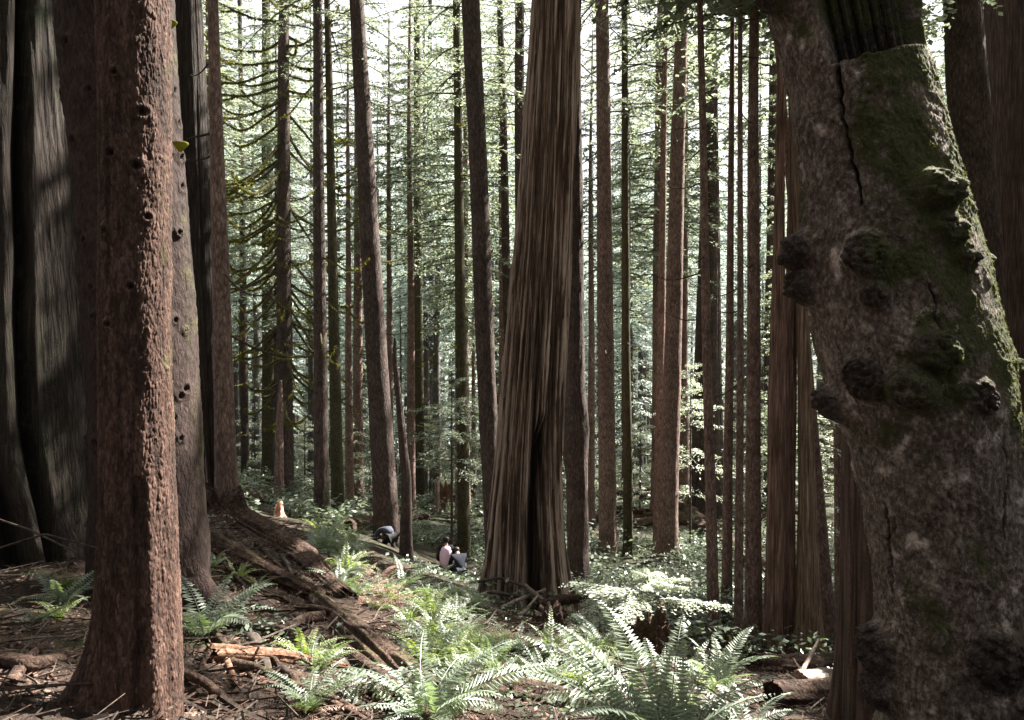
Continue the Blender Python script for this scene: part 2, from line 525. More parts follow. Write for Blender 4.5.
def trunk_profile(rows, d, H, ztop_r=.08):
    """rows of (py, left px, right px) at depth d -> heights, centres, radii (metres); H = total height above the lowest row"""
    rows = sorted(rows, key=lambda r: -r[0])
    L = np.array([W(r[1], r[0], d) for r in rows])
    R = np.array([W(r[2], r[0], d) for r in rows])
    C = (L + R) / 2
    rad = np.linalg.norm(R - L, axis=1) / 2
    z = C[:, 2]
    if z[0] + H > z[-1] + .5:
        n = min(3, len(z))
        slope = (C[-1] - C[-n]) / (z[-1] - z[-n])
        zt = z[0] + H
        C = np.vstack([C, C[-1] + slope * .6 * (zt - z[-1])])
        C[-1, 2] = zt
        z = np.append(z, zt)
        rad = np.append(rad, ztop_r)
    return z, C, rad


def make_trunk(rows, d, H, ns=40, nz=140, disp=None, flare=.35, fl_h=.5, lobes=5, ztop_r=.08, seed=0, bow=.03):
    """returns verts (world), faces, ring data. disp(theta, z, X) -> metres outwards and a dict of point attributes"""
    z, C, rad = trunk_profile(rows, d, H, ztop_r)
    base = C[0].copy()
    gz = float(gh(base[0], base[1]))
    zlo = min(gz, z[0]) - .35
    zvis = z[-2] if len(z) > 2 else z[-1]
    zs = np.concatenate([np.linspace(zlo, zvis, int(nz * .85)), np.linspace(zvis, z[-1], max(6, int(nz * .15)))[1:]])
    th = np.linspace(-math.pi, math.pi, ns, endpoint=False)       # 0 faces the viewer, + to the right
    cx = np.interp(zs, z, C[:, 0])
    cy = np.interp(zs, z, C[:, 1])
    rr = np.interp(zs, z, rad)
    # light natural bow
    cx = cx + bow * fbm(np.stack([zs * .22, zs * 0, zs * 0], -1), seed + 3, 2) * np.minimum(1, (z[-1] - zs))
    T, Zg = np.meshgrid(th, zs)
    Rg = rr[:, None] * np.ones_like(T)
    up = Zg - gz
    lob = .55 + .45 * np.cos(T * lobes + seed * 1.7) + .35 * np.cos(T * (lobes - 2) + seed)
    Rg = Rg * (1 + flare * np.exp(-np.maximum(up, -.1) / fl_h) * lob)
    X = np.stack([np.sin(T) * Rg + cx[:, None], -np.cos(T) * Rg + cy[:, None], Zg], -1)
    at = {}
    if disp is not None:
        dv, at = disp(T, Zg, X, Rg, up)
        Rg = Rg + dv
        X = np.stack([np.sin(T) * Rg + cx[:, None], -np.cos(T) * Rg + cy[:, None], Zg], -1)
    axis = lambda zz: np.array([np.interp(zz, zs, cx), np.interp(zz, zs, cy), zz])
    rad_f = lambda zz: float(np.interp(zz, zs, rr))
    v = X.reshape(-1, 3)
    f = tube_faces(len(zs), ns)
    # close the top
    top = len(v)
    v = np.vstack([v, [cx[-1], cy[-1], zs[-1]]])
    last = (len(zs) - 1) * ns + np.arange(ns)
    tris = np.stack([last, np.roll(last, -1), np.full(ns, top)], -1)
    at = {k: np.append(a.ravel(), 0) for k, a in at.items()}
    loc = np.array([cx[np.argmin(abs(zs - gz))], cy[np.argmin(abs(zs - gz))], gz])
    return dict(v=v, f=f, t=tris, at=at, loc=loc, axis=axis, rad=rad_f, gz=gz, ztop=z[-1])


def d_rough(amp=.05, fz=3.0, fa=6, seed=0, moss=0.0):
    def f(T, Z, X, R, up):
        p = np.stack([np.sin(T) * fa, np.cos(T) * fa, Z * fz], -1)
        n = fbm(p, seed, 4)
        big = fbm(np.stack([np.sin(T) * 1.3, np.cos(T) * 1.3, Z * .8], -1), seed + 5, 2)
        m = moss + .5 * big
        return R * amp * (n + .8 * big), {'moss': np.clip(m, 0, 1) if moss > 0 else np.zeros_like(T)}
    return f


def d_flute(nf=7, depth=.14, amp=.03, seed=0, moss=.0, strip=16):
    def f(T, Z, X, R, up):
        tw = T + .25 * fbm(np.stack([Z * .15, Z * 0, Z * 0], -1), seed, 2)
        ph = 1.1 * fbm(np.stack([np.sin(T) * 1.2, np.cos(T) * 1.2, Z * .12], -1), seed + 2, 2)
        fl = np.abs(np.sin(tw * nf * .5 + ph * 1.6))
        fl = fl ** .55 - .75
        st = fbm(np.stack([np.sin(tw) * strip, np.cos(tw) * strip, Z * .6], -1), seed + 7, 3)
        fl_w = .55 + .75 * np.exp(-up / 4)
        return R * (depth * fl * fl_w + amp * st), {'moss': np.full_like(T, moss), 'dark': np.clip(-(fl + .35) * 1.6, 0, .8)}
    return f


def moss_fuzz(v, f, moss, n, size, seed, thr=.5):
    """small tufts on the mossy faces of a tube mesh"""
    r = np.random.default_rng(seed)
    a, b, c = v[f[:, 0]], v[f[:, 1]], v[f[:, 3]]
    nn = np.cross(b - a, c - a)
    ar = np.linalg.norm(nn, axis=1)
    nn = nn / np.maximum(ar, 1e-9)[:, None]
    mf = moss[f].mean(1)
    p = ar * (mf > thr)
    if p.sum() <= 0:
        return None
    idx = r.choice(len(f), n, p=p / p.sum())
    uv = r.random((n, 2))
    c0 = a[idx] + (b[idx] - a[idx]) * uv[:, :1] + (c[idx] - a[idx]) * uv[:, 1:]
    dr = nn[idx] + r.normal(0, .55, (n, 3))
    dr[:, 2] -= .15
    dr /= np.linalg.norm(dr, axis=1)[:, None]
    sd = np.cross(dr, r.normal(0, 1, (n, 3)))
    sd /= np.linalg.norm(sd, axis=1)[:, None]
    ln = size * r.uniform(.5, 1.4, (n, 1))
    return diamonds(c0 + dr * ln * .4, dr, sd, ln, ln * .35)


def diamonds(c, dr, sd, ln, wd, back=.5):
    """quads: verts (n,4,3)"""
    return np.stack([c - dr * ln * back, c + sd * wd * .5 - dr * ln * .05, c + dr * ln * (1 - back), c - sd * wd * .5 - dr * ln * .05], 1)


def curve_tube(pts, rad, ns=5, seed=0, cap=True):
    """a tapered tube along a polyline"""
    pts = np.asarray(pts, float)
    n = len(pts)
    tg = np.gradient(pts, axis=0)
    tg /= np.maximum(np.linalg.norm(tg, axis=1), 1e-9)[:, None]
    ref = np.array([0, 0, 1.0]) if abs(tg[:, 2]).mean() < .8 else np.array([1.0, 0, 0])
    a = np.cross(tg, ref)
    a /= np.maximum(np.linalg.norm(a, axis=1), 1e-9)[:, None]
    b = np.cross(a, tg)
    th = np.linspace(0, 2 * math.pi, ns, endpoint=False)
    rad = np.broadcast_to(np.asarray(rad, float), (n,)) if np.ndim(rad) == 0 else np.asarray(rad, float)
    v = pts[:, None] + rad[:, None, None] * (np.cos(th)[None, :, None] * a[:, None] + np.sin(th)[None, :, None] * b[:, None])
    return v.reshape(-1, 3), tube_faces(n, ns)


class Acc:
    """collects quads of several materials for one mesh"""
    def __init__(s):
        s.v, s.f, s.m, s.n = [], [], [], 0

    def add(s, v, f, m=0):
        v = np.asarray(v, float).reshape(-1, 3)
        s.v.append(v)
        s.f.append(np.asarray(f) + s.n)
        s.m.append(np.full(len(f), m))
        s.n += len(v)

    def dia(s, q, m=0):
        q = np.asarray(q)
        if len(q):
            s.add(q.reshape(-1, 3), np.arange(len(q) * 4).reshape(-1, 4), m)

    def mesh(s, name, mats, off=(0, 0, 0), smooth=False):
        v = np.concatenate(s.v) - np.asarray(off)
        return new_mesh(name, v, np.concatenate(s.f), mats=mats, midx=np.concatenate(s.m), smooth=smooth)


def unit(a):
    return a / np.maximum(np.linalg.norm(a, axis=-1, keepdims=True), 1e-9)


def crown_quads(axis, z0, z1, Lmax, nb, K, J, r, wd=.09, droop=.35, rise=.15, taper=.9, cull=True, tumble=.8, flat=1.0):
    """the sprays of a conifer crown: branches round the stem, twigs left and right, flat narrow tufts on the twigs.
    Returns foliage quads (n,4,3) and a list of branch polylines"""
    t = np.sort(r.random(nb)) ** .9
    zb = z0 + (z1 - z0) * t
    az = np.arange(nb) * 2.39996 + r.normal(0, .5, nb)
    Lb = Lmax * (1.04 - t) ** taper * r.uniform(.55, 1.15, nb) * (.55 + .45 * np.minimum(1, t / .12))
    Lb = np.maximum(Lb, .25)
    dirs = np.stack([np.cos(az), np.sin(az), np.zeros(nb)], -1)
    side = np.stack([-np.sin(az), np.cos(az), np.zeros(nb)], -1)
    ris = rise * r.uniform(.2, 1.4, nb) + .25 * t
    drp = droop * r.uniform(.6, 1.4, nb)
    o = np.array([axis(z) for z in zb])

    def P(s):           # s (nb, ...) fraction
        s_ = s[..., None]
        ex = (1,) * (s.ndim - 1)
        Lx = Lb.reshape(-1, *ex, 1)
        dz = Lx[..., 0] * (ris.reshape(-1, *ex) * s - drp.reshape(-1, *ex) * s * s)
        q = o.reshape(-1, *ex, 3) + dirs.reshape(-1, *ex, 3) * Lx * s_
        q = q.copy()
        q[..., 2] += dz
        return q
    s = (np.arange(K)[None, :] + r.random((nb, K))) / K * .88 + .12
    s = np.repeat(s[:, :, None], 2, 2)                    # sides
    base = P(s)
    sg = np.array([-1.0, 1.0])[None, None, :, None]
    td = dirs[:, None, None] * r.uniform(.45, .8, (nb, K, 2, 1)) + side[:, None, None] * sg * r.uniform(.5, .9, (nb, K, 2, 1))
    td[..., 2] += flat * r.normal(-.12, .16, (nb, K, 2))
    td = unit(td)
    tl = (Lb[:, None, None] * .34 * (1.1 - s * .75) * r.uniform(.5, 1.25, (nb, K, 2)))[..., None]
    j = (np.arange(J) + .5) / J
    fr = j[None, None, None, :, None]
    c = base[:, :, :, None] + td[:, :, :, None] * tl[..., None, :] * fr
    c = c.copy()
    c[..., 2] -= (tl[..., 0][..., None] * .25 * fr[..., 0] ** 2)
    shp = c.shape[:-1]
    dr = unit(td[:, :, :, None] + r.normal(0, .22, shp + (3,)) * np.array([1, 1, flat]))
    sd = np.cross(dr, np.array([0, 0, 1.0]) + r.normal(0, tumble, shp + (3,)))
    sd = unit(sd)
    ln = np.broadcast_to(tl[..., None, :] / J * 1.7, shp + (1,)) * r.uniform(.7, 1.3, shp + (1,))
    w = wd * r.uniform(.6, 1.5, shp + (1,)) * np.ones(shp + (1,))
    c = c + r.normal(0, .03, shp + (3,)) * flat
    q = diamonds(c.reshape(-1, 3), dr.reshape(-1, 3), sd.reshape(-1, 3), ln.reshape(-1, 1), w.reshape(-1, 1))
    if cull:
        q = q[lit_cull(q.mean(1))]
    brs = []
    ss = np.linspace(0, 1, 5)
    PP = P(np.broadcast_to(ss, (nb, 5)))
    for k in range(nb):
        if cull and not lit_cull(PP[k]).all():
            continue
        brs.append((PP[k], .012 + Lb[k] * .007))
    return q, brs


def crown_mesh(name, axis, off, mats, **kw):
    q, brs = crown_quads(axis, **kw)
    A = Acc()
    A.dia(q, 0)
    for pts, rad in brs:
        v, f = curve_tube(pts, np.linspace(rad, rad * .3, len(pts)), 3)
        A.add(v, f, 1)
    return A.mesh(name, mats, off)


def dead_branch(p0, az, L, r, sag=.5, tip=.25, r0=.025, mossy=0.0, n=10, bend=.15, forks=1):
    """a bare branch: leaves the trunk at p0, sags and turns up at the tip; moss tufts hang along it"""
    s = np.linspace(0, 1, n)
    d = np.array([math.cos(az), math.sin(az), 0])
    sd = np.array([-d[1], d[0], 0])
    pts = p0 + d * L * s[:, None] * (1 - .25 * sag * s[:, None]) + sd * (bend * L * r.normal() * s ** 2)[:, None]
    pts[:, 2] += L * (-sag * 1.25 * s + (sag * .55 + tip) * s ** 2.2) + .03 * L * fbm(np.stack([s * 4, s * 0, s * 0 + r.random() * 50], -1), 2, 2)
    A = Acc()
    rad = np.linspace(r0, r0 * .25, n)
    v, f = curve_tube(pts, rad, 5)
    A.add(v, f, 0)
    segs = [(pts, L)]
    for k in range(forks):
        i = r.integers(n // 3, n - 2)
        a2 = az + r.choice([-1, 1]) * r.uniform(.4, .9)
        m = 5
        s2 = np.linspace(0, 1, m)
        l2 = L * r.uniform(.2, .45)
        q = pts[i] + np.array([math.cos(a2), math.sin(a2), 0]) * l2 * s2[:, None]
        q[:, 2] += l2 * (-sag * s2 + .4 * s2 ** 2)
        v, f = curve_tube(q, np.linspace(rad[i] * .7, rad[i] * .2, m), 4)
        A.add(v, f, 0)
        segs.append((q, l2))
    if mossy > 0:
        for q, ll in segs:
            nn = int(150 * mossy * ll)
            if nn < 1: continue
            u = r.random(nn) * (len(q) - 1)
            i = np.minimum(u.astype(int), len(q) - 2)
            c = q[i] + (q[i + 1] - q[i]) * (u - i)[:, None]
            dr = r.normal(0, .5, (nn, 3))
            dr[:, 2] -= .7
            dr = unit(dr)
            sdv = unit(np.cross(dr, r.normal(0, 1, (nn, 3))))
            ln = r.uniform(.04, .13, (nn, 1)) * (.6 + .5 * mossy)
            A.dia(diamonds(c + dr * ln * .35, dr, sdv, ln, ln * .42), 1)
    return A


def add_dead_branches(root, tk, zlo, zhi, n, Lr, r, mossy=.0, sag=(.2, .7), az_pick=None, matk='twig', r0=.02):
    for k in range(n):
        z = zlo + (zhi - zlo) * (k + r.random()) / n
        az = r.uniform(0, 2 * math.pi) if az_pick is None else az_pick(r, k)
        p0 = tk['axis'](z) + np.array([math.cos(az), math.sin(az), 0]) * tk['rad'](z) * .8
        L = r.uniform(*Lr)
        A = dead_branch(p0, az, L, r, sag=r.uniform(*sag), tip=r.uniform(0, .35), r0=r0 * (.6 + L * .3), mossy=mossy, forks=int(r.integers(0, 3)))
        link('branch', A.mesh('branch', [M[matk], M['moss_lit']], tk['loc']), root)


def trunk_obj(root, tk, m, smooth=True):
    me = new_mesh('trunk', tk['v'] - tk['loc'], tk['f'], tk['t'], mats=[m], attrs=tk['at'], smooth=smooth)
    return link('trunk', me, root)


CONIFERS = []


def conifer(name, label, rows, d, H, m, crown=None, ns=36, nz=120, disp=None, dead=None, cat='tree', group=None, seed=0, **kw):
    tk = make_trunk(rows, d, H, ns=ns, nz=nz, disp=disp, seed=seed, **kw)
    root = thing(name, label, cat, tk['loc'], group=group)
    trunk_obj(root, tk, M[m])
    r = np.random.default_rng(seed + 1000)
    if crown:
        z0 = tk['gz'] + crown.get('start', .5) * (tk['ztop'] - tk['gz'])
        me = crown_mesh('crown', tk['axis'], tk['loc'], [M[crown.get('mat', 'needle')], M['twig']], z0=z0, z1=tk['ztop'] - .1,
                        Lmax=crown.get('L', 3.2), nb=crown.get('nb', 60), K=crown.get('K', 8), J=crown.get('J', 3), r=r,
                        wd=crown.get('wd', .11), droop=crown.get('droop', .4))
        link('crown', me, root)
    if dead:
        add_dead_branches(root, tk, r=r, **dead)
    CONIFERS.append((name, tk['loc']))
    return root, tk


def strip_rows(xt, wt, xb, wb, yb, yt=0):
    return [(yb, xb - wb / 2, xb + wb / 2), (yt, xt - wt / 2, xt + wt / 2)]


CR = dict(start=.5, L=3.4, nb=80, K=10, J=7, wd=.045)

# ---- the scaly trunk close by
def disp_scaly(T, Z, X, R, up):
    u = T * R
    p = np.stack([u / .015, Z / .046], -1)
    wv = np.stack([fbm(np.stack([u * 26, Z * 13, u * 0], -1), 4, 3), fbm(np.stack([u * 26, Z * 13, u * 0 + 5], -1), 5, 3)], -1)
    e, cid = worley(p + wv * 1.1, 11)
    e2, cid2 = worley(p * 2.1 + wv * 1.6, 12)
    ridge = fbm(np.stack([u * 30, Z * 5.5, u * 0 + 2], -1), 14, 4)
    flake = sstep(.0, .35, e) * (.2 + .8 * cid) * .8 + .45 * sstep(.0, .4, e2) * cid2 + .9 * ridge
    n = fbm(np.stack([u * 60, Z * 60, u * 0], -1), 6, 3)
    big = fbm(np.stack([np.sin(T) * 1.5, np.cos(T) * 1.5, Z * .9], -1), 7, 3)
    dv = .0066 * flake + .0022 * n + .013 * big
    # shallow groove beside the low right-hand buttress
    px_th = np.interp(up, [0, .5, 1.0, 1.6, 2.2], [.42, .38, .34, .30, .25])
    g = np.exp(-((T - px_th) / .10) ** 2) * sstep(1.5, .9, up)
    dv = dv - .030 * g + .022 * np.exp(-((T - px_th - .34) / .22) ** 2) * sstep(1.9, .6, up)
    # root running out to one side at the foot
    rt = np.exp(-((T + 1.3) / .45) ** 2) * np.exp(-np.maximum(up, 0) / .20)
    dv = dv + .30 * rt
    # old branch knots
    knot = np.zeros_like(T)
    for th0, z0, s in ((-.25, .92, .016), (.45, .86, .02), (-.55, .55, .014), (.3, .28, .014), (.62, 1.12, .018), (-.1, 1.3, .013), (.75, .62, .013), (-.35, .1, .012)):
        dd = np.hypot((T - th0) * R, (Z - z0))
        knot = np.maximum(knot, np.exp(-(dd / s) ** 2))
        dv = dv + .012 * np.exp(-((dd - s * 1.6) / s) ** 2) - .022 * np.exp(-(dd / s) ** 2)
    return dv, {'dark': np.clip(.30 * (1 - sstep(0, .14, e)) + .45 * sstep(-.05, -.4, ridge) + .9 * knot + .3 * g, 0, 1), 'tone': np.clip(.35 * (cid - .6) * 2.5 * sstep(.0, .3, e) + .4 * ridge, 0, .35),
                'moss': .35 * sstep(.7, 1.3, T) * sstep(.6, 1.4, up)}


rowsA = [(770, 84, 184), (735, 93, 182), (700, 97, 181), (650, 100, 180), (600, 102, 178), (540, 103, 176), (480, 104, 174), (400, 104, 172), (300, 104, 171), (200, 105, 170), (100, 103, 169), (0, 100, 168), (-80, 98, 167)]
conifer('scaly_bark_tree', 'slim trunk with flaky red-brown bark standing alone nearest the viewer', rowsA, 4.0, 26, 'scaly', dict(CR, start=.62), ns=340, nz=900, disp=disp_scaly, flare=.0, fl_h=.3, seed=1)

# ---- the leaning burled trunk
rowsB = [(800, 878, 1090), (720, 890, 1056), (660, 886, 1044), (600, 884, 1034), (520, 873, 1022), (450, 856, 1012), (400, 837, 1003), (350, 822, 994), (300, 812, 983), (260, 806, 974), (200, 808, 957), (150, 803, 943), (100, 795, 930), (60, 787, 918), (0, 774, 906), (-60, 760, 893), (-120, 748, 880)]
dB = 4.3
zB, CB, RB = trunk_profile(rowsB, dB, 5.4, .42)


def b_at(px, py):
    p = W(px, py, dB)
    c = np.interp(p[2], zB, CB[:, 0])
    rr = np.interp(p[2], zB, RB)
    return math.asin(max(-1, min(1, (p[0] - c) / rr))), p[2]


def disp_burl(T, Z, X, R, up):
    P3 = np.stack([np.sin(T), np.cos(T), Z * 1.1], -1)
    big = fbm(P3 * 1.4, 31, 3)
    mid = fbm(np.stack([np.sin(T) * 4, np.cos(T) * 4, Z * 5], -1), 33, 4)
    fine = fbm(np.stack([T * R * 30, Z * 24, T * 0], -1), 35, 5, .65)
    dv = .045 * big + .022 * mid + .013 * fine
    burl = np.zeros_like(T)
    for px, py, amp, s in ((800, 252, .085, .10), (808, 288, .085, .085), (838, 262, .07, .09), (830, 405, .09, .085), (846, 378, .06, .10), (895, 205, .10, .085), (905, 240, .06, .07),
                           (982, 255, .075, .05), (1003, 366, .082, .055), (890, 350, .08, .085), (875, 385, .09, .09), (930, 390, .03, .08), (880, 650, .10, .12), (865, 690, .09, .1), (950, 630, .07, .12),
                           (985, 690, .07, .13), (778, 6, .10, .08), (1015, 590, .06, .1), (920, 265, .05, .06), (845, 300, .06, .06)):
        t0, z0 = b_at(px, py)
        dT = (T - t0 + math.pi) % (2 * math.pi) - math.pi
        dd = np.hypot(dT * R, Z - z0)
        g = np.exp(-(dd / (s * 1.15)) ** 4)
        burl = np.maximum(burl, g)
        dv = np.maximum(dv, dv * .4 + min(amp, .115) * g + .02 * g) if amp > .08 else dv + amp * g
    kn = fbm(np.stack([T * R * 16, Z * 16, T * 0], -1), 41, 4)
    kw = np.abs(fbm(np.stack([T * R * 11, Z * 11, T * 0 + 3], -1), 43, 3))
    dv = dv + burl * (.035 * kn + .05 * kw - .01)
    ke, kc = worley(np.stack([T * R / .05, Z / .05], -1) + .6 * kn[..., None], 45)
    ke2, kc2 = worley(np.stack([T * R / .022, Z / .022], -1) + .6 * kn[..., None], 46)
    dv = dv + sstep(.15, .6, burl) * (.024 * sstep(0, .5, ke) * (.3 + kc) + .012 * sstep(0, .5, ke2) * kc2)
    scab = sstep(.02, .3, fbm(np.stack([T * R * 9, Z * 7, T * 0 + 4], -1), 47, 5, .65))
    dv = dv + .010 * scab + .004 * sstep(0, .4, ke2) * kc2 * scab
    # long cracks
    crack = np.zeros_like(T)
    for path, wd, dep in ((((818, 84), (822, 130), (831, 180), (836, 215)), .009, .05), (((884, 290), (889, 310), (893, 332)), .006, .03), (((873, 500), (880, 540), (886, 585)), .008, .035),
                          (((1000, 545), (1002, 590)), .006, .02), (((958, 420), (962, 470), (957, 520)), .005, .02)):
        q = [b_at(*c) for c in path]
        zz = [c[1] for c in q][::-1]
        tt = [c[0] for c in q][::-1]
        tc_ = np.interp(Z, zz, tt) + .03 * fbm(np.stack([Z * 22, Z * 0, Z * 0], -1), 51, 2)
        on = sstep(zz[0] - .03, zz[0] + .03, Z) * sstep(zz[-1] + .03, zz[-1] - .03, Z)
        g = np.exp(-((T - tc_) * R / (wd * (.75 + .6 * fbm(np.stack([Z * 14, T * 0, T * 0], -1), 52, 3)))) ** 2) * on
        dv = dv - dep * g
        crack = np.maximum(crack, g)
    # the broken, hollow upper part: bark lip, then dark recessed wood
    t0, z0 = b_at(812, 84)
    t1, z1 = b_at(903, 62)
    lip = z0 + (z1 - z0) * np.clip((T - t0) / (t1 - t0), 0, 1) + .020 * fbm(np.stack([T * 7, T * 0, T * 0], -1), 53, 3)
    cav = sstep(t0 - .02, t0 + .05, T + .03 * fbm(np.stack([Z * 14, Z * 0, Z * 0], -1), 54, 3)) * sstep(t1 + .12, t1 + .02, T) * sstep(-.004, .016, Z - lip)
    streak = fbm(np.stack([T * 16, Z * 1.1, T * 0], -1), 55, 4)
    dv = dv * (1 - cav) + cav * (-.105 + .06 * streak)
    # moss
    mo = .47 + .75 * fbm(np.stack([T * R * 2.4, Z * 1.7, T * 0], -1), 61, 5, .62)
    for px, py, a_, sx, sz_ in ((875, 165, .28, .2, .4), (850, 275, .25, .22, .14), (960, 230, .25, .14, .3), (985, 360, .22, .14, .35), (905, 600, .2, .10, .3), (870, 380, .25, .2, .12), (840, 60, .18, .1, .15), (960, 520, -.4, .28, .45), (850, 500, -.2, .1, .3), (860, 120, -.15, .1, .1)):
        t0, z0 = b_at(px, py)
        mo = mo + a_ * np.exp(-(((T - t0) * R) / sx) ** 2 - ((Z - z0) / sz_) ** 2)
    mo = mo + .35 * sstep(.35, 1.2, T) * sstep(-1.0, -.2, Z) + -.12 * burl - .15 * sstep(.1, -1.2, T)
    tmid, zmid = b_at(905, 600)
    mo = mo + .15 * np.exp(-((T - tmid) / .3) ** 2 - ((Z - zmid) / .35) ** 2)
    mo = np.where(cav > .4, .55 * sstep(z0 + .28, z0 + .4, Z), mo)
    mo = np.clip(mo, 0, 1) * (1 - crack)
    dv = dv + .010 * sstep(.45, .8, mo) * (.6 + .8 * fbm(np.stack([T * R * 60, Z * 60, T * 0], -1), 63, 2))
    tone = sstep(.10, .5, fbm(np.stack([T * R * 13, Z * 11, T * 0 + 9], -1), 65, 5, .65)) * .75 * (.4 + scab) * (1 - cav) * (1 - burl)
    return dv, {'moss': mo, 'dark': np.clip(crack + .86 * cav * (1 - .45 * sstep(.1, .5, streak)) + .72 * sstep(.15, .6, burl) * (1 - .5 * mo), 0, 1), 'tone': tone}


rootB, tkB = conifer('burled_tree', 'thick leaning broken trunk covered in knobbly burls and dark moss', rowsB, dB, 5.4, 'burl', None, ns=460, nz=760, disp=disp_burl, flare=.12, fl_h=.5, ztop_r=.42, seed=2, bow=0)
q = np.concatenate([moss_fuzz(tkB['v'][:-1], tkB['f'], tkB['at']['moss'], 24000, .010, 5, .52), moss_fuzz(tkB['v'][:-1], tkB['f'], tkB['at']['moss'], 16000, .009, 6, .40)])
A = Acc(); A.dia(q)
link('moss', A.mesh('moss', [M['moss']], tkB['loc']), rootB)
# a dead twig beside its broken top
pts = W([911, 913, 912, 915, 918], [34, 20, 6, -10, -30], 4.25)
v, f = curve_tube(pts, np.linspace(.010, .006, 5), 6)
link('branch', new_mesh('branch', v - tkB['loc'], f, mats=[M['twig']], smooth=True), rootB)

# ---- the great fluted cedar
rowsL = [(610, -150, 135), (545, -120, 116), (500, -100, 108), (450, -92, 105), (400, -88, 102), (300, -82, 94), (200, -76, 82), (100, -72, 70), (0, -70, 62), (-100, -66, 56)]
zL, CL, RL = trunk_profile(rowsL, 8, 30, .3)


def l_at(px, py):
    p = W(px, py, 7.4)
    c = np.interp(p[2], zL, CL[:, 0])
    rr = np.interp(p[2], zL, RL)
    return math.asin(max(-1, min(1, (p[0] * 8 / 7.4 - c) / rr))), p[2] * 8 / 7.4


def disp_big(T, Z, X, R, up):
    st = fbm(np.stack([np.sin(T) * 22, np.cos(T) * 22, Z * .8], -1), 71, 4)
    st2 = fbm(np.stack([np.sin(T) * 7, np.cos(T) * 7, Z * .35], -1), 73, 3)
    dv = .022 * st + .05 * st2
    dark = np.zeros_like(T)
    for path, wd, dep in ((((8, 0), (16, 180), (24, 320), (38, 430), (72, 545)), .085, .30), (((50, 0), (54, 160), (61, 300), (70, 420), (88, 540)), .05, .16), (((-38, 0), (-45, 300), (-60, 540)), .08, .2)):
        qs = [l_at(*c) for c in path]
        zz = [c[1] for c in qs][::-1]
        tt = [c[0] for c in qs][::-1]
        tc_ = np.interp(Z, zz, tt) + .02 * fbm(np.stack([Z * 1.2, Z * 0, Z * 0], -1), 75, 2)
        x = (T - tc_) * R / wd
        dv = dv - dep * np.exp(-np.abs(x) ** 1.5) + dep * .35 * np.exp(-((np.abs(x) - 2.1) / 1.1) ** 2)
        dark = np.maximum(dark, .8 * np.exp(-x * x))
    dv = dv + .10 * np.sin(T * 9 + 1) * (np.abs(T) > 1.5)
    return dv, {'dark': dark, 'moss': np.full_like(T, .25) + .3 * fbm(np.stack([np.sin(T) * 2, np.cos(T) * 2, Z * .6], -1), 77, 3), 'tone': np.clip(st - .25, 0, .3)}


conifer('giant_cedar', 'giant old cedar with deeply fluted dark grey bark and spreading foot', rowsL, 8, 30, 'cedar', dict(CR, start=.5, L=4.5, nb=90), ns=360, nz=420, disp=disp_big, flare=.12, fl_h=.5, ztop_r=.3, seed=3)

# ---- knotty trunk with two bracket fungi, behind the scaly one
def disp_knotty(T, Z, X, R, up):
    n = fbm(np.stack([T * R * 22, Z * 14, T * 0], -1), 81, 4)
    big = fbm(np.stack([np.sin(T) * 2, np.cos(T) * 2, Z * .8], -1), 83, 3)
    dv = .012 * n + .03 * big
    kn = np.zeros_like(T)
    r = np.random.default_rng(84)
    for k in range(46):
        t0, z0, s = r.uniform(-1.6, 1.6), r.uniform(-1.4, 3.2), r.uniform(.014, .028)
        dd = np.hypot((T - t0) * R, Z - z0)
        g = np.exp(-(dd / s) ** 2)
        dv = dv + .018 * np.exp(-((dd - s * 1.5) / s) ** 2) - .03 * g
        kn = np.maximum(kn, g)
    rt = np.exp(-((T - 1.25) / .22) ** 2) * np.exp(-np.maximum(up, 0) / .16)
    dv = dv + .34 * rt
    mo = .12 + .45 * big + .22 * sstep(.9, 1.5, T) + .45 * rt
    return dv, {'dark': kn * .8, 'moss': np.clip(mo, 0, 1)}


rowsK = [(540, 92, 205), (505, 94, 201), (470, 94, 198), (400, 92, 195), (300, 86, 190), (200, 78, 183), (100, 70, 177), (0, 62, 172), (-80, 56, 168)]
rootK, tkK = conifer('knotty_tree', 'mottled trunk with knot holes and two mossy shelf fungi, half hidden by the flaky trunk', rowsK, 6.6, 28, 'knotty', dict(CR, start=.6), ns=220, nz=420, disp=disp_knotty, flare=.03, fl_h=.25, seed=4)


def bracket(p, w, dz):
    """a half-round shelf fungus with a mossy upper rim"""
    n, m = 18, 7
    V = []
    prof = [(0.0, 0), (1.0, .02), (1.04, -.10), (.9, -.26), (.55, -.60), (.2, -.95), (.0, -1.0)]
    for rr, zz in prof:
        for a in np.linspace(-math.pi * .62, math.pi * .62, n):
            V.append((math.cos(a) * rr * w * (.92 if rr else 1), math.sin(a) * rr * w * .8, zz * dz))
    V = np.array(V)
    V += .03 * w * fbm(V / w * 3, 8, 2)[:, None]
    i = np.arange(n * m).reshape(m, n)
    f = np.stack([i[:-1, :-1], i[1:, :-1], i[1:, 1:], i[:-1, 1:]], -1).reshape(-1, 4)
    a = math.radians(-30)
    Rm = np.array([[math.cos(a), -math.sin(a), 0], [math.sin(a), math.cos(a), 0], [0, 0, 1]])
    return V @ Rm.T + p, f


for px, py, w, dz, lab in ((171, 22, .055, .055, 'small yellow-green shelf fungus high on the knotty trunk'), (180, 143, .075, .075, 'larger pale yellow-green shelf fungus lower on the knotty trunk')):
    v, f = bracket(W(px, py, 6.5), w, dz)
    o = link('shelf_fungus', new_mesh('shelf_fungus', v - tkK['loc'], f, mats=[M['moss_lit']], smooth=True), rootK)
    o['label'] = lab

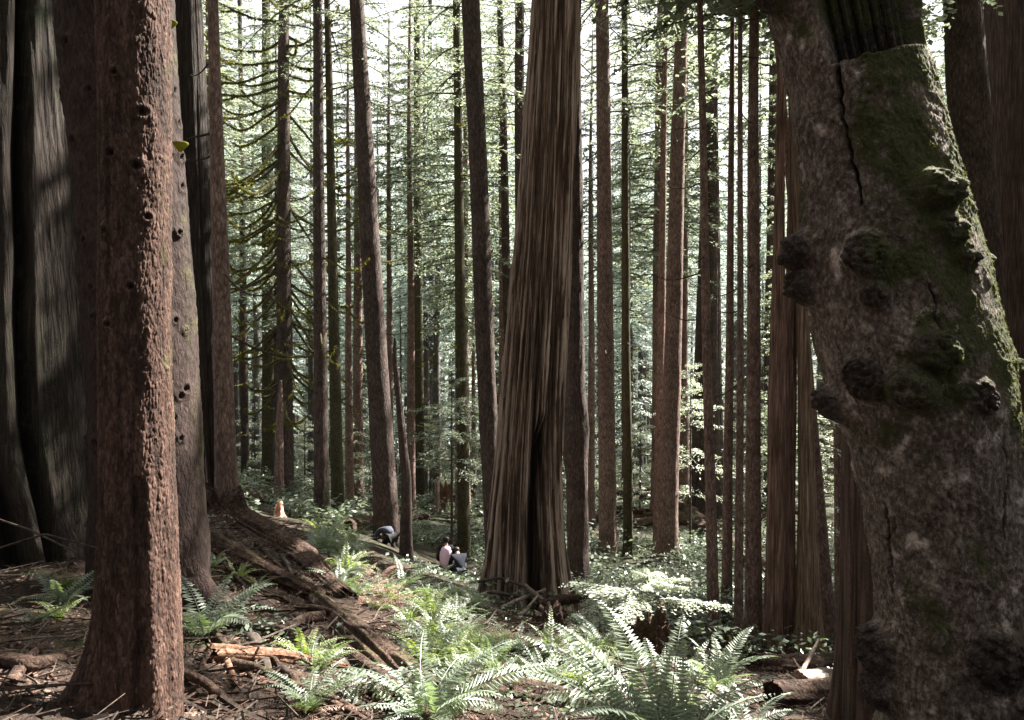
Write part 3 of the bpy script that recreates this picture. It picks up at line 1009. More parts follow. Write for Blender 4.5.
# ---- the split, weathered snag in the middle
rowsD = [(640, 476, 570), (600, 483, 565), (550, 488, 563), (500, 492, 561), (450, 497, 561), (400, 502, 562), (300, 511, 568), (200, 520, 572), (100, 527, 575), (0, 534, 578), (-80, 539, 580)]
dD = 16
zD, CD, RD = trunk_profile(rowsD, dD, 22, .35)


def s_at(px, py):
    p = W(px, py, dD)
    return math.asin(max(-1, min(1, (p[0] - np.interp(p[2], zD, CD[:, 0])) / np.interp(p[2], zD, RD)))), p[2]


def disp_snag(T, Z, X, R, up):
    tw = T + Z * .020
    s1 = fbm(np.stack([np.sin(tw) * 9, np.cos(tw) * 9, Z * .16], -1), 91, 3)
    s2 = fbm(np.stack([np.sin(tw) * 30, np.cos(tw) * 30, Z * .6], -1), 93, 4, .6)
    slab = np.round(s1 * 3.2) / 3.2
    dv = .16 * (slab * .65 + s1 * .35) * np.minimum(1, R / .6) + .035 * s2
    a = [s_at(*c) for c in ((541, 420), (537, 470), (533, 530), (534, 610))]
    zz = [c[1] for c in a][::-1]; tt = [c[0] for c in a][::-1]
    hol = np.exp(-(np.abs(T - np.interp(Z, zz, tt)) * R / (.12 + .09 * sstep(zz[-1], zz[0], Z))) ** 3) * sstep(zz[-1] + .25, zz[-1] - .5, Z)
    dv = dv - .42 * hol
    fl = np.exp(-np.maximum(up, 0) / .9)
    dv = dv + .20 * fl * (np.cos(T * 6 + .4) + .4)
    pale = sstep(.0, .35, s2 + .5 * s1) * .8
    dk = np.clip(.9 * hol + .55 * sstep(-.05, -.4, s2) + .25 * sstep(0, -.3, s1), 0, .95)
    # pale strips painted stronger on the flank towards the sun, as if lit
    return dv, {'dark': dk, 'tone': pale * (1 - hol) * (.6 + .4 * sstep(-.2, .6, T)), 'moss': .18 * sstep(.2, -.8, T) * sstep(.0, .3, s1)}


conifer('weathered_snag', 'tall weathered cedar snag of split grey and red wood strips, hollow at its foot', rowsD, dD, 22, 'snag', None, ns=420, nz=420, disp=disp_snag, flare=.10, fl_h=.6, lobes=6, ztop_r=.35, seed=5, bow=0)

# ---- all the other trunks one can tell apart
R8 = dict(start=.46, L=3.6, nb=90, K=11, J=7, wd=.042)
DT = lambda zlo, zhi, n, L=(.5, 1.6), **k: dict(zlo=zlo, zhi=zhi, n=n, Lr=L, **k)
R9 = dict(start=.56, L=4.3, nb=150, K=10, J=5, wd=.11)  # crowns above the view, thickened to block the sun
TREES = [
    # name, label, xt, wt, xb, wb, yb, d, H, mat, disp, crown?, dead, seed
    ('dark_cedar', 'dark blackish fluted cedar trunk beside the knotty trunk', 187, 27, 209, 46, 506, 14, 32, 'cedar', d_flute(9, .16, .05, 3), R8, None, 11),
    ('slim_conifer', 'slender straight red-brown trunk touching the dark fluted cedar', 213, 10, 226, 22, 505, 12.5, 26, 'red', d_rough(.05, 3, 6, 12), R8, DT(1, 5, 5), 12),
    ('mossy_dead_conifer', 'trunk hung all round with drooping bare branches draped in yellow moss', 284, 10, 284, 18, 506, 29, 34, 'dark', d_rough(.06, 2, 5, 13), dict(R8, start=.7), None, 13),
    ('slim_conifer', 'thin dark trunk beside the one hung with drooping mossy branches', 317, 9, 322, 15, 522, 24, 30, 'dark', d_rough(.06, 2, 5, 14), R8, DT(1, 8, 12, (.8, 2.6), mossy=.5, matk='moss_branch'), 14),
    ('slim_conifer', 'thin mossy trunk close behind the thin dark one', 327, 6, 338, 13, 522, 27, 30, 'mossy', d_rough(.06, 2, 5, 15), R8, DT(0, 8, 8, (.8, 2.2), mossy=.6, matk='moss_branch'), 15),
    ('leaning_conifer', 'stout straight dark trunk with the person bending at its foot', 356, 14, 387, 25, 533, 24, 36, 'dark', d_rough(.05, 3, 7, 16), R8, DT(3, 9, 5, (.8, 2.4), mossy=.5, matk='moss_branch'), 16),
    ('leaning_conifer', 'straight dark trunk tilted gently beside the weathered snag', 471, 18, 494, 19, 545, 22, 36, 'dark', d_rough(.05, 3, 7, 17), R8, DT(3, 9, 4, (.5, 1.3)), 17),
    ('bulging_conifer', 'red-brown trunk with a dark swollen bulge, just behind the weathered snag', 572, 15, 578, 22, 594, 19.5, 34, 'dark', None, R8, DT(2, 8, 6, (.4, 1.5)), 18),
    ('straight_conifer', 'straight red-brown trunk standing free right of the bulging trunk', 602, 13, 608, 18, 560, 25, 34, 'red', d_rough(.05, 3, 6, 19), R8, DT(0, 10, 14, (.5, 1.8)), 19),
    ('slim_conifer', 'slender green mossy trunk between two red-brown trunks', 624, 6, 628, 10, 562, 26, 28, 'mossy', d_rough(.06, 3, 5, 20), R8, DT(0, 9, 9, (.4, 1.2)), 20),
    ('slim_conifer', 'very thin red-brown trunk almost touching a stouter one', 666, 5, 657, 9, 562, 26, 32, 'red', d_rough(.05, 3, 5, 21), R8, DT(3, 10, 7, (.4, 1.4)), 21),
    ('straight_conifer', 'stout red-brown trunk paired with a very thin one', 682, 12, 667, 20, 562, 25, 36, 'red', d_rough(.05, 3, 6, 22), R9, DT(4, 10, 8, (.5, 1.6)), 22),
    ('slim_conifer', 'thin red-brown trunk rising behind the white sunlit sapling sprays', 699, 6, 714, 12, 642, 16.5, 24, 'red', d_rough(.05, 3, 5, 23), R9, DT(0, 7, 12, (.3, 1.2)), 23),
    ('slim_conifer', 'very thin lit trunk just beside a thicker red-brown one near the fused cedars', 741, 4, 739, 9, 645, 16.5, 24, 'red', d_rough(.05, 3, 5, 24), R9, DT(0, 7, 8, (.3, 1.0)), 24),
    ('straight_conifer', 'red-brown trunk standing between the fused cedars and a very thin trunk', 754, 9, 754, 17, 645, 17, 28, 'red', d_rough(.05, 3, 6, 25), R9, DT(1, 8, 9, (.4, 1.3)), 25),
    ('leaning_conifer', 'dark trunk leaning away behind the thin red-brown trunks', 733, 4, 726, 11, 630, 19, 18, 'red', d_rough(.05, 3, 5, 26), None, None, 26),
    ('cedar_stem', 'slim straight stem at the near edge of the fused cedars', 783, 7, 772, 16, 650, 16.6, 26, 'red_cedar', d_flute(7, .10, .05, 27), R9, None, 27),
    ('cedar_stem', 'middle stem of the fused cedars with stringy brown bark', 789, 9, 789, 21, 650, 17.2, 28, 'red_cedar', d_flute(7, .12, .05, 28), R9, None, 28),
    ('broad_cedar', 'broadest stem of the fused cedars, lit brown with spreading roots', 797, 22, 806, 42, 652, 17.0, 30, 'lit_cedar', d_flute(9, .14, .05, 29), R9, None, 29),
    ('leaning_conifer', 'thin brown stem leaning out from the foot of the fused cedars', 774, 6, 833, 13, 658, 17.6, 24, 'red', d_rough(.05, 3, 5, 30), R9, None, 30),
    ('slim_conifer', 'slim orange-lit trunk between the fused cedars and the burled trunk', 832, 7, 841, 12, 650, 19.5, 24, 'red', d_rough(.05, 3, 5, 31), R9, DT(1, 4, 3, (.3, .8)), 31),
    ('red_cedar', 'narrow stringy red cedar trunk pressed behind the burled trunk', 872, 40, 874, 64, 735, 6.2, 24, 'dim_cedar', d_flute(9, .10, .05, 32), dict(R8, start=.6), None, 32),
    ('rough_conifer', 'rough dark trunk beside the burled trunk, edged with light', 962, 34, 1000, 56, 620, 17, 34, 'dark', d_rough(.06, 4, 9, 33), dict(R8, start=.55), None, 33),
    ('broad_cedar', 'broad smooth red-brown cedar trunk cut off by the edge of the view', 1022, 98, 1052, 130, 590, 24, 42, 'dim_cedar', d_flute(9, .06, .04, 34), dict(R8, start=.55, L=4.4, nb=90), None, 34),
    ('slim_conifer', 'mossy thin trunk behind the crouching pair', 456, 7, 464, 13, 566, 27, 30, 'mossy', d_rough(.06, 3, 5, 35), R8, DT(0, 10, 14, (.5, 1.6), mossy=.4, matk='moss_branch'), 35),
    ('thin_snag', 'thin dark broken snag standing beside the stout trunk with the bending person', 395, 7, 406, 12, 549, 22, 6.4, 'dark', d_rough(.10, 2, 5, 36), None, None, 36),
    ('split_snag', 'broken orange-brown snag at the foot of the mossy branched trunk', 281, 7, 279, 10, 508, 27.5, 5.2, 'red', d_rough(.20, 1, 5, 37), None, None, 37),
    ('slim_conifer', 'thin greyish trunk glimpsed beside the tilted dark trunk', 500, 6, 513, 11, 540, 34, 32, 'dark', d_rough(.06, 3, 5, 38), R8, DT(4, 10, 8, (.5, 1.8)), 38),
    ('slim_conifer', 'dark trunk almost hidden behind the upper snag', 519, 9, 522, 14, 540, 32, 34, 'dark', d_rough(.06, 3, 5, 39), R8, None, 39),
    ('mossy_conifer', 'mossy green trunk far behind the mossy branched one', 266, 8, 269, 14, 484, 44, 30, 'mossy', d_rough(.06, 3, 5, 40), dict(R8, start=.35), DT(0, 8, 8, (.8, 2.2), mossy=.5, matk='moss_branch'), 40),
    ('slim_conifer', 'grey trunk rising far behind the thin broken snag', 417, 6, 419, 11, 502, 42, 30, 'mossy', d_rough(.06, 3, 5, 41), dict(R8, start=.4), DT(2, 9, 9, (.6, 2), mossy=.4, matk='moss_branch'), 41),
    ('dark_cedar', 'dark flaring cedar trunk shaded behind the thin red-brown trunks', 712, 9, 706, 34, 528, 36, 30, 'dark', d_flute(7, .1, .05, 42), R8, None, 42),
    ('slim_conifer', 'thin dark trunk far off beside the slender red-brown one', 240, 4, 245, 8, 482, 46, 30, 'dark', d_rough(.06, 3, 5, 43), dict(R8, start=.35), DT(2, 9, 8, (.6, 1.6)), 43),
]
for (nm, lab, xt, wt, xb, wb, yb, d, H, m, dp, cr, dd, sd) in TREES:
    rows = strip_rows(xt, wt, xb, wb, yb)
    if nm == 'bulging_conifer':
        rows = [(594, 567, 589), (480, 567, 588), (455, 563, 588), (430, 561, 590), (405, 564, 588), (385, 567, 586), (200, 565, 583), (0, 564, 579)]
        dp = d_rough(.06, 3, 6, 18)
    if nm == 'cedar_stem' and sd == 27:
        rows = [(650, 763, 781), (560, 766, 782), (400, 768, 785), (200, 774, 784), (0, 779, 787)]
    if nm == 'cedar_stem' and sd == 28:
        rows = [(650, 780, 795), (500, 783, 795), (400, 784, 796), (200, 787, 796), (0, 789, 796)]
    if nm == 'broad_cedar' and sd == 29:
        rows = [(652, 793, 823), (600, 796, 819), (500, 799, 816), (400, 798, 812), (300, 796, 808), (200, 793, 805), (0, 791, 802)]
    if nm == 'split_snag' or nm == 'thin_snag':
        yt = 380 if nm == 'split_snag' else 338
        rows = [(yb, xb - wb / 2, xb + wb / 2), (yb - 70, xb - wb * .4, xb + wb * .4), (yt + 22, xt - wt * .42, xt + wt * .3), (yt, xt - 1.2, xt + .8)]
        dz = W(xb, yt, d)[2] - W(xb, yb, d)[2]
        H = dz + .2
    hi = wb > 30
    root, tk = conifer(nm, lab, rows, d, H, m, cr, ns=120 if hi else (64 if d < 20 else 40), nz=260 if hi else 150, disp=dp, flare=.35 if 'cedar' in nm else .28, fl_h=.5, seed=sd,
                       dead=None if dd is None else {**dd, 'zlo': dd['zlo'] * 1.0 - 1.0, 'zhi': dd['zhi']}, ztop_r=.05 if 'snag' not in nm else .02)
    if nm == 'mossy_dead_conifer':
        r = np.random.default_rng(77)
        # long drooping limbs seen against the light, most of them to either side
        for k in range(74):
            z = -2.5 + 15 * (k + r.random()) / 74
            side = 1 if r.random() < .5 else -1
            az = (0 if side > 0 else math.pi) + r.normal(0, .7)
            p0 = tk['axis'](z) + np.array([math.cos(az), math.sin(az), 0]) * tk['rad'](z) * .8
            L = r.uniform(1.6, 3.6) * (.65 + .35 * min(1, max(0, (z + 2) / 6)))
            A = dead_branch(p0, az, L, r, sag=r.uniform(.5, 1.25) if z < 9 else r.uniform(.1, .6), tip=r.uniform(.1, .5), r0=.05, mossy=1.0, forks=int(r.integers(0, 3)), n=12)
            link('branch', A.mesh('branch', [M['moss_branch'], M['moss_lit']], tk['loc']), root)

# ------------------------------------------------------------------ the forest behind
r = np.random.default_rng(2024)
main_xy = np.array([c[1][:2] for c in CONIFERS])


def proto_trunk(H, r0, seed, m):
    n, ns = 40, 10
    zs = np.linspace(-.4, H, n)
    rad = r0 * (1 - zs / (H * 1.02)) ** .8 + .01
    rad = rad * (1 + .35 * np.exp(-np.maximum(zs, 0) / .5))
    cx = .10 * fbm(np.stack([zs * .12, zs * 0, zs * 0], -1), seed, 2)
    cy = .10 * fbm(np.stack([zs * .12, zs * 0 + 7, zs * 0], -1), seed, 2)
    th = np.linspace(0, 2 * math.pi, ns, endpoint=False)
    T, Z = np.meshgrid(th, zs)
    Rg = rad[:, None] * (1 + .06 * fbm(np.stack([np.sin(T) * 3, np.cos(T) * 3, Z * 1.5], -1), seed + 4, 3))
    v = np.stack([np.cos(T) * Rg + cx[:, None], np.sin(T) * Rg + cy[:, None], Z], -1).reshape(-1, 3)
    ax = lambda z: np.array([np.interp(z, zs, cx), np.interp(z, zs, cy), z])
    return new_mesh('trunk', v, tube_faces(n, ns), mats=[M[m]], smooth=True), ax


def proto_tree(kind, seed):
    rr = np.random.default_rng(seed)
    H = {'tall': 33, 'mid': 26, 'young': 15, 'pole': 25}[kind] * rr.uniform(.9, 1.1)
    r0 = {'tall': .30, 'mid': .20, 'young': .12, 'pole': .19}[kind] * rr.uniform(.85, 1.2)
    return H, r0


def dead_twigs(acc_, ax, z0, z1, n, rr):
    for k in range(n):
        z = rr.uniform(z0, z1)
        a = rr.uniform(0, 6.28)
        A = dead_branch(ax(z), a, rr.uniform(.5, 2.0), rr, sag=rr.uniform(.0, .6), tip=rr.uniform(0, .3), r0=.018, mossy=.25, n=6, forks=1)
        for v_, f_, m_ in zip(A.v, A.f, A.m):
            acc_.v.append(v_); acc_.f.append(f_ - f_.min() + acc_.n); acc_.m.append(m_ * 0 + (1 if m_[0] == 0 else 2)); acc_.n += len(v_)


PROTO = {}
for kind in ('tall', 'mid', 'young', 'pole'):
    for k in range(4):
        sd = 300 + len(PROTO)
        H, r0 = proto_tree(kind, sd)
        for band, mb, mn in (('near', 'dark' if k % 4 == 1 else 'red', 'needle'), ('far', 'far', 'needle_haze')):
            rr = np.random.default_rng(sd)
            tme, ax = proto_trunk(H, r0, sd, mb)
            st = {'tall': rr.uniform(.32, .46), 'mid': rr.uniform(.2, .36), 'young': rr.uniform(.05, .15), 'pole': rr.uniform(.45, .62)}[kind]
            A = Acc()
            qd, brs = crown_quads(ax, st * H, H - .1, {'tall': 3.9, 'mid': 3.4, 'young': 2.6, 'pole': 2.4}[kind], {'tall': 175, 'mid': 165, 'young': 115, 'pole': 85}[kind], 10, 5, rr, wd=.075, cull=False, droop=.42)
            A.dia(qd, 0)
            for pts, rad in brs:
                v, f = curve_tube(pts, np.linspace(rad, rad * .3, len(pts)), 3)
                A.add(v, f, 1)
            if kind != 'young':
                dead_twigs(A, ax, .08 * H, st * H, 14, rr)
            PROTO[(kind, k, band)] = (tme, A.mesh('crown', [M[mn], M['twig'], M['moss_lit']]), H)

LAB = {
    ('tall', 'near'): ('tall_conifer', 'tall conifer in the crowd of trunks standing beyond the clearing', 'tall conifers in the crowd beyond the clearing'),
    ('mid', 'near'): ('slender_conifer', 'slender conifer among the crowded trunks beyond the clearing', 'slender conifers in the crowd beyond the clearing'),
    ('young', 'near'): ('young_conifer', 'young leafy conifer under the taller trunks beyond the clearing', 'young conifers beyond the clearing'),
    ('tall', 'far'): ('tall_conifer', 'tall pale conifer deep in the bright far forest', 'tall pale conifers deep in the far forest'),
    ('mid', 'far'): ('slender_conifer', 'slender pale conifer deep in the bright far forest', 'slender pale conifers deep in the far forest'),
    ('pole', 'near'): ('thin_conifer', 'thin pole-like conifer squeezed among the trunks beyond the clearing', 'thin pole-like conifers beyond the clearing'),
    ('pole', 'far'): ('thin_conifer', 'thin pole-like conifer deep in the bright far forest', 'thin pole-like conifers deep in the far forest'),
    ('young', 'far'): ('young_conifer', 'young pale conifer with foliage to the ground deep in the far forest', 'young pale conifers deep in the far forest'),
}


def put_tree(kind, k, band, x, y, rz, sc):
    tme, cme, H = PROTO[(kind, k, band)]
    nm, lab, grp = LAB[(kind, band)]
    t = thing(nm, lab, 'tree', (x, y, float(gh(x, y)) - .05), rz, grp)
    t.scale = (sc, sc, sc)
    link('trunk', tme, t)
    link('crown', cme, t)
    return t


def blocks_beam(x, y, H, rad=2.4):
    """whether a crown here would stand in one of the sunbeams kept open for the near ground"""
    z0 = float(gh(x, y))
    zz = np.linspace(z0 + .35 * H, z0 + H, 12)
    for p, rr in GAPS:
        t = (zz - p[2]) / SUN[2]
        q = p[None, :2] + t[:, None] * SUN[None, :2]
        w = rad * (1 - (zz - zz[0]) / (zz[-1] - zz[0] + .1)) * .8 + rr
        if (np.hypot(q[:, 0] - x, q[:, 1] - y) < w).any():
            return True
    return False


placed = []
nt_ = 0
tries = 0
while nt_ < 500 and tries < 26000:
    tries += 1
    d = 30 + 85 * r.random() ** .8
    px = r.uniform(-160, 1190)
    if 350 <= nt_ < 410:            # leafy trees where the view would stay open
        px = r.choice([r.uniform(330, 480), r.uniform(560, 700), r.uniform(215, 300)])
        d = r.uniform(38, 95)
    x = (px - 512) / F * d
    if len(placed):
        dd = np.hypot(np.array(placed)[:, 0] - x, np.array(placed)[:, 1] - d).min()
        if dd < (1.6 + d * .012 if nt_ < 230 else 1.0): continue
    if np.hypot(main_xy[:, 0] - x, main_xy[:, 1] - d).min() < 1.5: continue
    kind = r.choice(['tall', 'mid', 'young'], p=[.34, .40, .26]) if nt_ < 230 else ('pole' if nt_ < 350 or nt_ >= 410 else r.choice(['mid', 'young', 'tall'], p=[.5, .25, .25]))
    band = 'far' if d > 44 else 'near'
    k = int(r.integers(0, 4))
    H = PROTO[(kind, k, band)][2]
    if d < 60 and blocks_beam(x, d, H, 4.2): continue
    put_tree(kind, k, band, x, d, r.uniform(0, 6.28), r.uniform(.85, 1.15))
    placed.append((x, d))
    nt_ += 1

# mostly unseen trees added around and behind the viewer to block light
def trunk_clear(x, y, rr=.7):
    for p, _ in GAPS:
        rel = np.array([x, y]) - p[:2]
        sd = SUN[:2] / np.linalg.norm(SUN[:2])
        if rel @ sd > 0 and abs(rel[0] * sd[1] - rel[1] * sd[0]) < rr and (rel @ sd) * SUN[2] / math.cos(SUN_EL) < 22:
            return False
    return True


SHADE_TREES = [(7, -4), (-5.5, -3), (-9, 2), (0, -7), (14, -1), (-13, 9), (-15, 18), (-4, -10), (-22, 27), (9, -10), (3.5, -4), (-2.5, -5), (-8, -7), (5, -8), (-12, -2), (-11, 4), (11, -7),
        (1, -12), (-7, -13), (8, -15), (-16, -8), (17, -6), (-18, 4), (-4.5, -16), (4, -18), (34, 36), (38, 32), (40, 26), (34, 15), (33, 30)]
sr = np.random.default_rng(909)
for _ in range(4000):
    x, y = sr.uniform(4.5, 32), sr.uniform(0, 30)
    if x / max(y, .1) < .57 or not trunk_clear(x, y, .55): continue
    if min(np.hypot(x - a, y - b) for a, b in SHADE_TREES) < 2.3 or np.hypot(main_xy[:, 0] - x, main_xy[:, 1] - y).min() < 1.8: continue
    SHADE_TREES.append((x, y))
    if len(SHADE_TREES) > 92: break
for k, (x, y) in enumerate(SHADE_TREES):
    kind = 'tall' if k % 3 else 'mid'
    tme, cme, H = PROTO[(kind, k % 4, 'near')]
    z0 = float(gh(x, y))
    t = thing('tall_conifer', 'tall conifer added around the clearing to shade it', 'tree', (x, y, z0 - .05), 0, 'shade conifers added around the clearing')
    link('trunk', tme, t)
    rr = np.random.default_rng(5000 + k)
    ax = lambda z: np.array([x, y, z])
    inview = y > 2 and abs(x / y) < 1.0        # its lower limbs may reach into the picture: finer sprays
    link('crown', crown_mesh('crown', ax, (x, y, z0 - .05), [M['needle'], M['twig']], z0=z0 + .36 * H, z1=z0 + H, Lmax=4.0, nb=120 if inview else 100, K=11 if inview else 8, J=6 if inview else 3, r=rr, wd=.07 if inview else .20, droop=.4), t)

# the wood that closes the view beyond the last trees one can tell apart
def far_wood():
    rr = np.random.default_rng(91)
    A = Acc()
    for k in range(330):
        d = rr.uniform(112, 170)
        x = (rr.uniform(-220, 1250) - 512) / F * d
        z = float(gh(x, d))
        H = rr.uniform(18, 36)
        ax = lambda zz: np.array([x, d, zz])
        q, _ = crown_quads(ax, z + .08 * H, z + H, 4.2, 34, 5, 2, rr, wd=.5, cull=False)
        A.dia(q, 0)
        v, f = curve_tube(np.array([[x, d, z - .5], [x, d, z + H * .5], [x, d, z + H]]), np.array([.32, .2, .03]), 5)
        A.add(v, f, 1)
    o = link('distant_wood', A.mesh('distant_wood', [M['needle_haze'], M['far']]))
    tag(o, 'pale sunlit mass of distant forest closing the view', 'forest', kind='stuff')


far_wood()

# ------------------------------------------------------------------ ferns
def frond(L, r, pairs=26, arch=.9, wid=.10, lean=.9, fold=.25, twist=0.0, curl=0.0):
    """one sword-fern frond along +X from the origin: rachis tube and tapering leaflets"""
    n = pairs
    s = (np.arange(n) + .5) / n
    # arching stem: starts steep, bends over
    ang0, ang1 = lean, lean - arch
    k = 24
    ss = np.linspace(0, 1, k)
    ang = ang0 + (ang1 - ang0) * ss ** 1.3
    dx = np.cos(ang) * L / (k - 1)
    dz = np.sin(ang) * L / (k - 1)
    px = np.concatenate([[0], np.cumsum(dx[:-1])])
    pz = np.concatenate([[0], np.cumsum(dz[:-1])])
    py = twist * L * ss ** 2
    pts = np.stack([px, py, pz], -1)
    A = Acc()
    v, f = curve_tube(pts[::3], np.linspace(.0045, .0015, len(pts[::3])) * (L / .8), 4)
    A.add(v, f, 0)
    c = np.stack([np.interp(s, ss, px), np.interp(s, ss, py), np.interp(s, ss, pz)], -1)
    a = np.interp(s, ss, ang)
    tang = np.stack([np.cos(a), np.zeros(n), np.sin(a)], -1)
    up = np.stack([-np.sin(a), np.zeros(n), np.cos(a)], -1)
    wl = wid * np.clip(np.minimum((s + .02) / .14, 1), 0, 1) ** .7 * (1 - s) ** .62 * 1.35
    for sg in (-1, 1):
        sd = np.array([0, sg, 0.0])
        dr = unit(sd[None] * 1.0 + tang * (.25 + .35 * s[:, None]) - up * (fold + r.normal(0, .12, (n, 1))))
        ln = (wl * r.uniform(.86, 1.1, n))[:, None] * (L / .8)
        wd = np.minimum(L / n * 1.25, ln[:, 0] * .6)[:, None]
        q = np.stack([c - tang * wd * .42, c + dr * ln * .45 - tang * wd * .40 + up * .002, c + dr * ln, c + dr * ln * .5 + tang * wd * .45, c + tang * wd * .42], 1)
        # two quads per leaflet
        b = len(q)
        V = q.reshape(-1, 3)
        i = np.arange(b) * 5
        mid = c + dr * ln * .5 - up * ln * .05
        V = np.vstack([V, mid])
        mi = b * 5 + np.arange(b)
        keep = r.random(b) > .02
        f1 = np.stack([i, i + 1, i + 2, mi], -1)[keep]
        f2 = np.stack([i + 4, mi, i + 2, i + 3], -1)[keep]
        f3 = np.stack([i, mi, i + 4, i + 4], -1)[keep]
        A.add(V, np.vstack([f1, f2]), 0)
    return A


def rot(V, az, tilt=0.0):
    ca, sa = math.cos(az), math.sin(az)
    ct, st = math.cos(tilt), math.sin(tilt)
    Rx = np.array([[1, 0, 0], [0, ct, -st], [0, st, ct]])
    Rz = np.array([[ca, -sa, 0], [sa, ca, 0], [0, 0, 1]])
    return V @ (Rz @ Rx).T


def big_fern(p, label, fronds, seed, matk='fern', group=None):
    """fronds: list of (azimuth deg, length, lean, arch)"""
    r = np.random.default_rng(seed)
    t = thing('sword_fern', label, 'fern', p, group=group)
    for k in range(3):
        A = frond(r.uniform(.35, .65), r, pairs=20, lean=r.uniform(-.1, .35), arch=r.uniform(.6, 1.1), wid=.07, fold=.6, twist=r.normal(0, .2))
        link('frond', new_mesh('frond', rot(np.concatenate(A.v), r.uniform(0, 6.28), r.normal(0, .4)), np.concatenate(A.f), mats=[M['dead_fern']]), t)['label'] = 'dead brown frond hanging low'
    for az, L, lean, arch in fronds:
        A = frond(L, r, pairs=int(36 * max(.7, L)), lean=lean, arch=arch, wid=.098, twist=r.normal(0, .08))
        V = np.concatenate(A.v)
        V = rot(V, math.radians(az), r.normal(0, .22))
        link('frond', new_mesh('frond', V, np.concatenate(A.f), mats=[M[matk]]), t)
    return t


def fan(n, r, L=(.6, 1.0), az0=0, spread=360, lean=(.7, 1.2), arch=(.9, 1.7)):
    return [(az0 + spread * (k + r.random() * .7) / n - spread / 2, r.uniform(*L), r.uniform(*lean), r.uniform(*arch)) for k in range(n)]


fr_ = np.random.default_rng(88)
big_fern(hit(425, 722), 'large bright fern spreading its fronds at the bottom edge, below the ferny slope', fan(15, fr_, (.55, .85)) + [(15, .95, .75, .9), (28, .9, .9, 1.1), (160, .8, .7, .9)], 201)
big_fern(W(668, 760, 4.9) * [1, 1, 0] + [0, 0, float(gh(W(668, 760, 4.9)[0], 4.9))], 'largest fern, with broad white-lit fronds arching towards the burled trunk and the snag', fan(12, fr_, (.7, 1.1)) + [(158, 1.3, .95, 1.0), (172, 1.25, .85, .9), (140, 1.2, 1.1, 1.0), (112, 1.2, 1.2, 1.0), (20, 1.1, .8, 1.0), (40, 1.0, 1.0, 1.0), (75, 1.1, 1.2, 1.1)], 202)
big_fern(hit(715, 690), 'sunlit fern with tall fronds in front of the fused cedars', fan(10, fr_, (.5, .8)) + [(10, .8, .8, 1.1), (60, .85, 1.1, 1.0)], 203)
big_fern(hit(748, 735), 'fern with long low fronds reaching over the logs beside the burled trunk', fan(7, fr_, (.5, .75)), 204)
big_fern(hit(205, 640), 'shaded fern growing beside the flaky trunk', fan(9, fr_, (.5, .8), 0, 300), 205)
big_fern(hit(60, 610), 'dim fern in the shade at the foot of the giant cedar', fan(6, fr_, (.35, .6)), 206)
big_fern(hit(310, 715), 'small pale fern on the brown bank below the short orange-lit log', fan(8, fr_, (.3, .5)), 207)
big_fern(hit(600, 650), 'fern tucked under the white-lit sapling beside its stump', fan(10, fr_, (.5, .8)), 208)

# ferns of the slope: five shapes, many copies
FP = []
for k in range(6):
    rr = np.random.default_rng(400 + k)
    A = Acc()
    for az, L, lean, arch in fan(int(rr.integers(9, 14)), rr, (.45, .85), 0, 360, (.6, 1.25), (.9, 1.8)):
        B = frond(L, rr, pairs=18, lean=lean, arch=arch, wid=.09, twist=rr.normal(0, .12))
        V = rot(np.concatenate(B.v), math.radians(az), rr.normal(0, .3))
        A.add(V, np.concatenate(B.f), 0)
    for q_ in range(int(rr.integers(2, 6))):
        B = frond(rr.uniform(.35, .6), rr, pairs=14, lean=rr.uniform(-.1, .4), arch=rr.uniform(.5, 1.2), wid=.075, fold=.6, twist=rr.normal(0, .25))
        A.add(rot(np.concatenate(B.v), rr.uniform(0, 6.28), rr.normal(0, .5)), np.concatenate(B.f), 1)
    FP.append(A.mesh('sword_fern', [M['fern'] if k % 3 else M['fern_yellow'], M['dead_fern']]))


def inside(poly, x, y):
    c = False
    j = len(poly) - 1
    for i in range(len(poly)):
        if (poly[i][1] > y) != (poly[j][1] > y) and x < (poly[j][0] - poly[i][0]) * (y - poly[i][1]) / (poly[j][1] - poly[i][1]) + poly[i][0]:
            c = not c
        j = i
    return c


REG = [  # region of ground, count, size, label, group
    ([(330, 570), (470, 568), (485, 600), (480, 650), (430, 690), (390, 640), (345, 600)], 70, (.38, .75), 'sword fern in the thick sunlit patch on the open slope', 'sword ferns crowding the sunlit slope'),
    ([(430, 650), (560, 645), (640, 650), (600, 690), (470, 690)], 24, (.35, .65), 'sword fern in the hollow in front of the weathered snag', 'sword ferns in the hollow before the snag'),
    ([(590, 615), (740, 630), (750, 660), (700, 700), (590, 690)], 16, (.35, .65), 'sword fern among the fallen logs near the fused cedars', 'sword ferns among the fallen logs'),
    ([(230, 490), (370, 500), (440, 560), (400, 570), (330, 560), (250, 510)], 34, (.7, 1.2), 'sword fern in the shade below the thin mossy trunks', 'sword ferns in the shade of the thin trunks'),
    ([(210, 560), (340, 620), (330, 700), (230, 640)], 6, (.3, .55), 'small fern on the bare brown bank', 'small ferns on the brown bank'),
    ([(300, 650), (560, 660), (600, 690), (760, 690), (760, 716), (300, 716)], 40, (.16, .34), 'tiny fern sprouting from the dark soil near the bottom edge', 'tiny ferns along the bottom edge'),
    ([(0, 590), (95, 590), (95, 640), (0, 620)], 4, (.3, .6), 'small dim fern under the giant cedar', 'small ferns under the giant cedar'),
]
rr = np.random.default_rng(66)
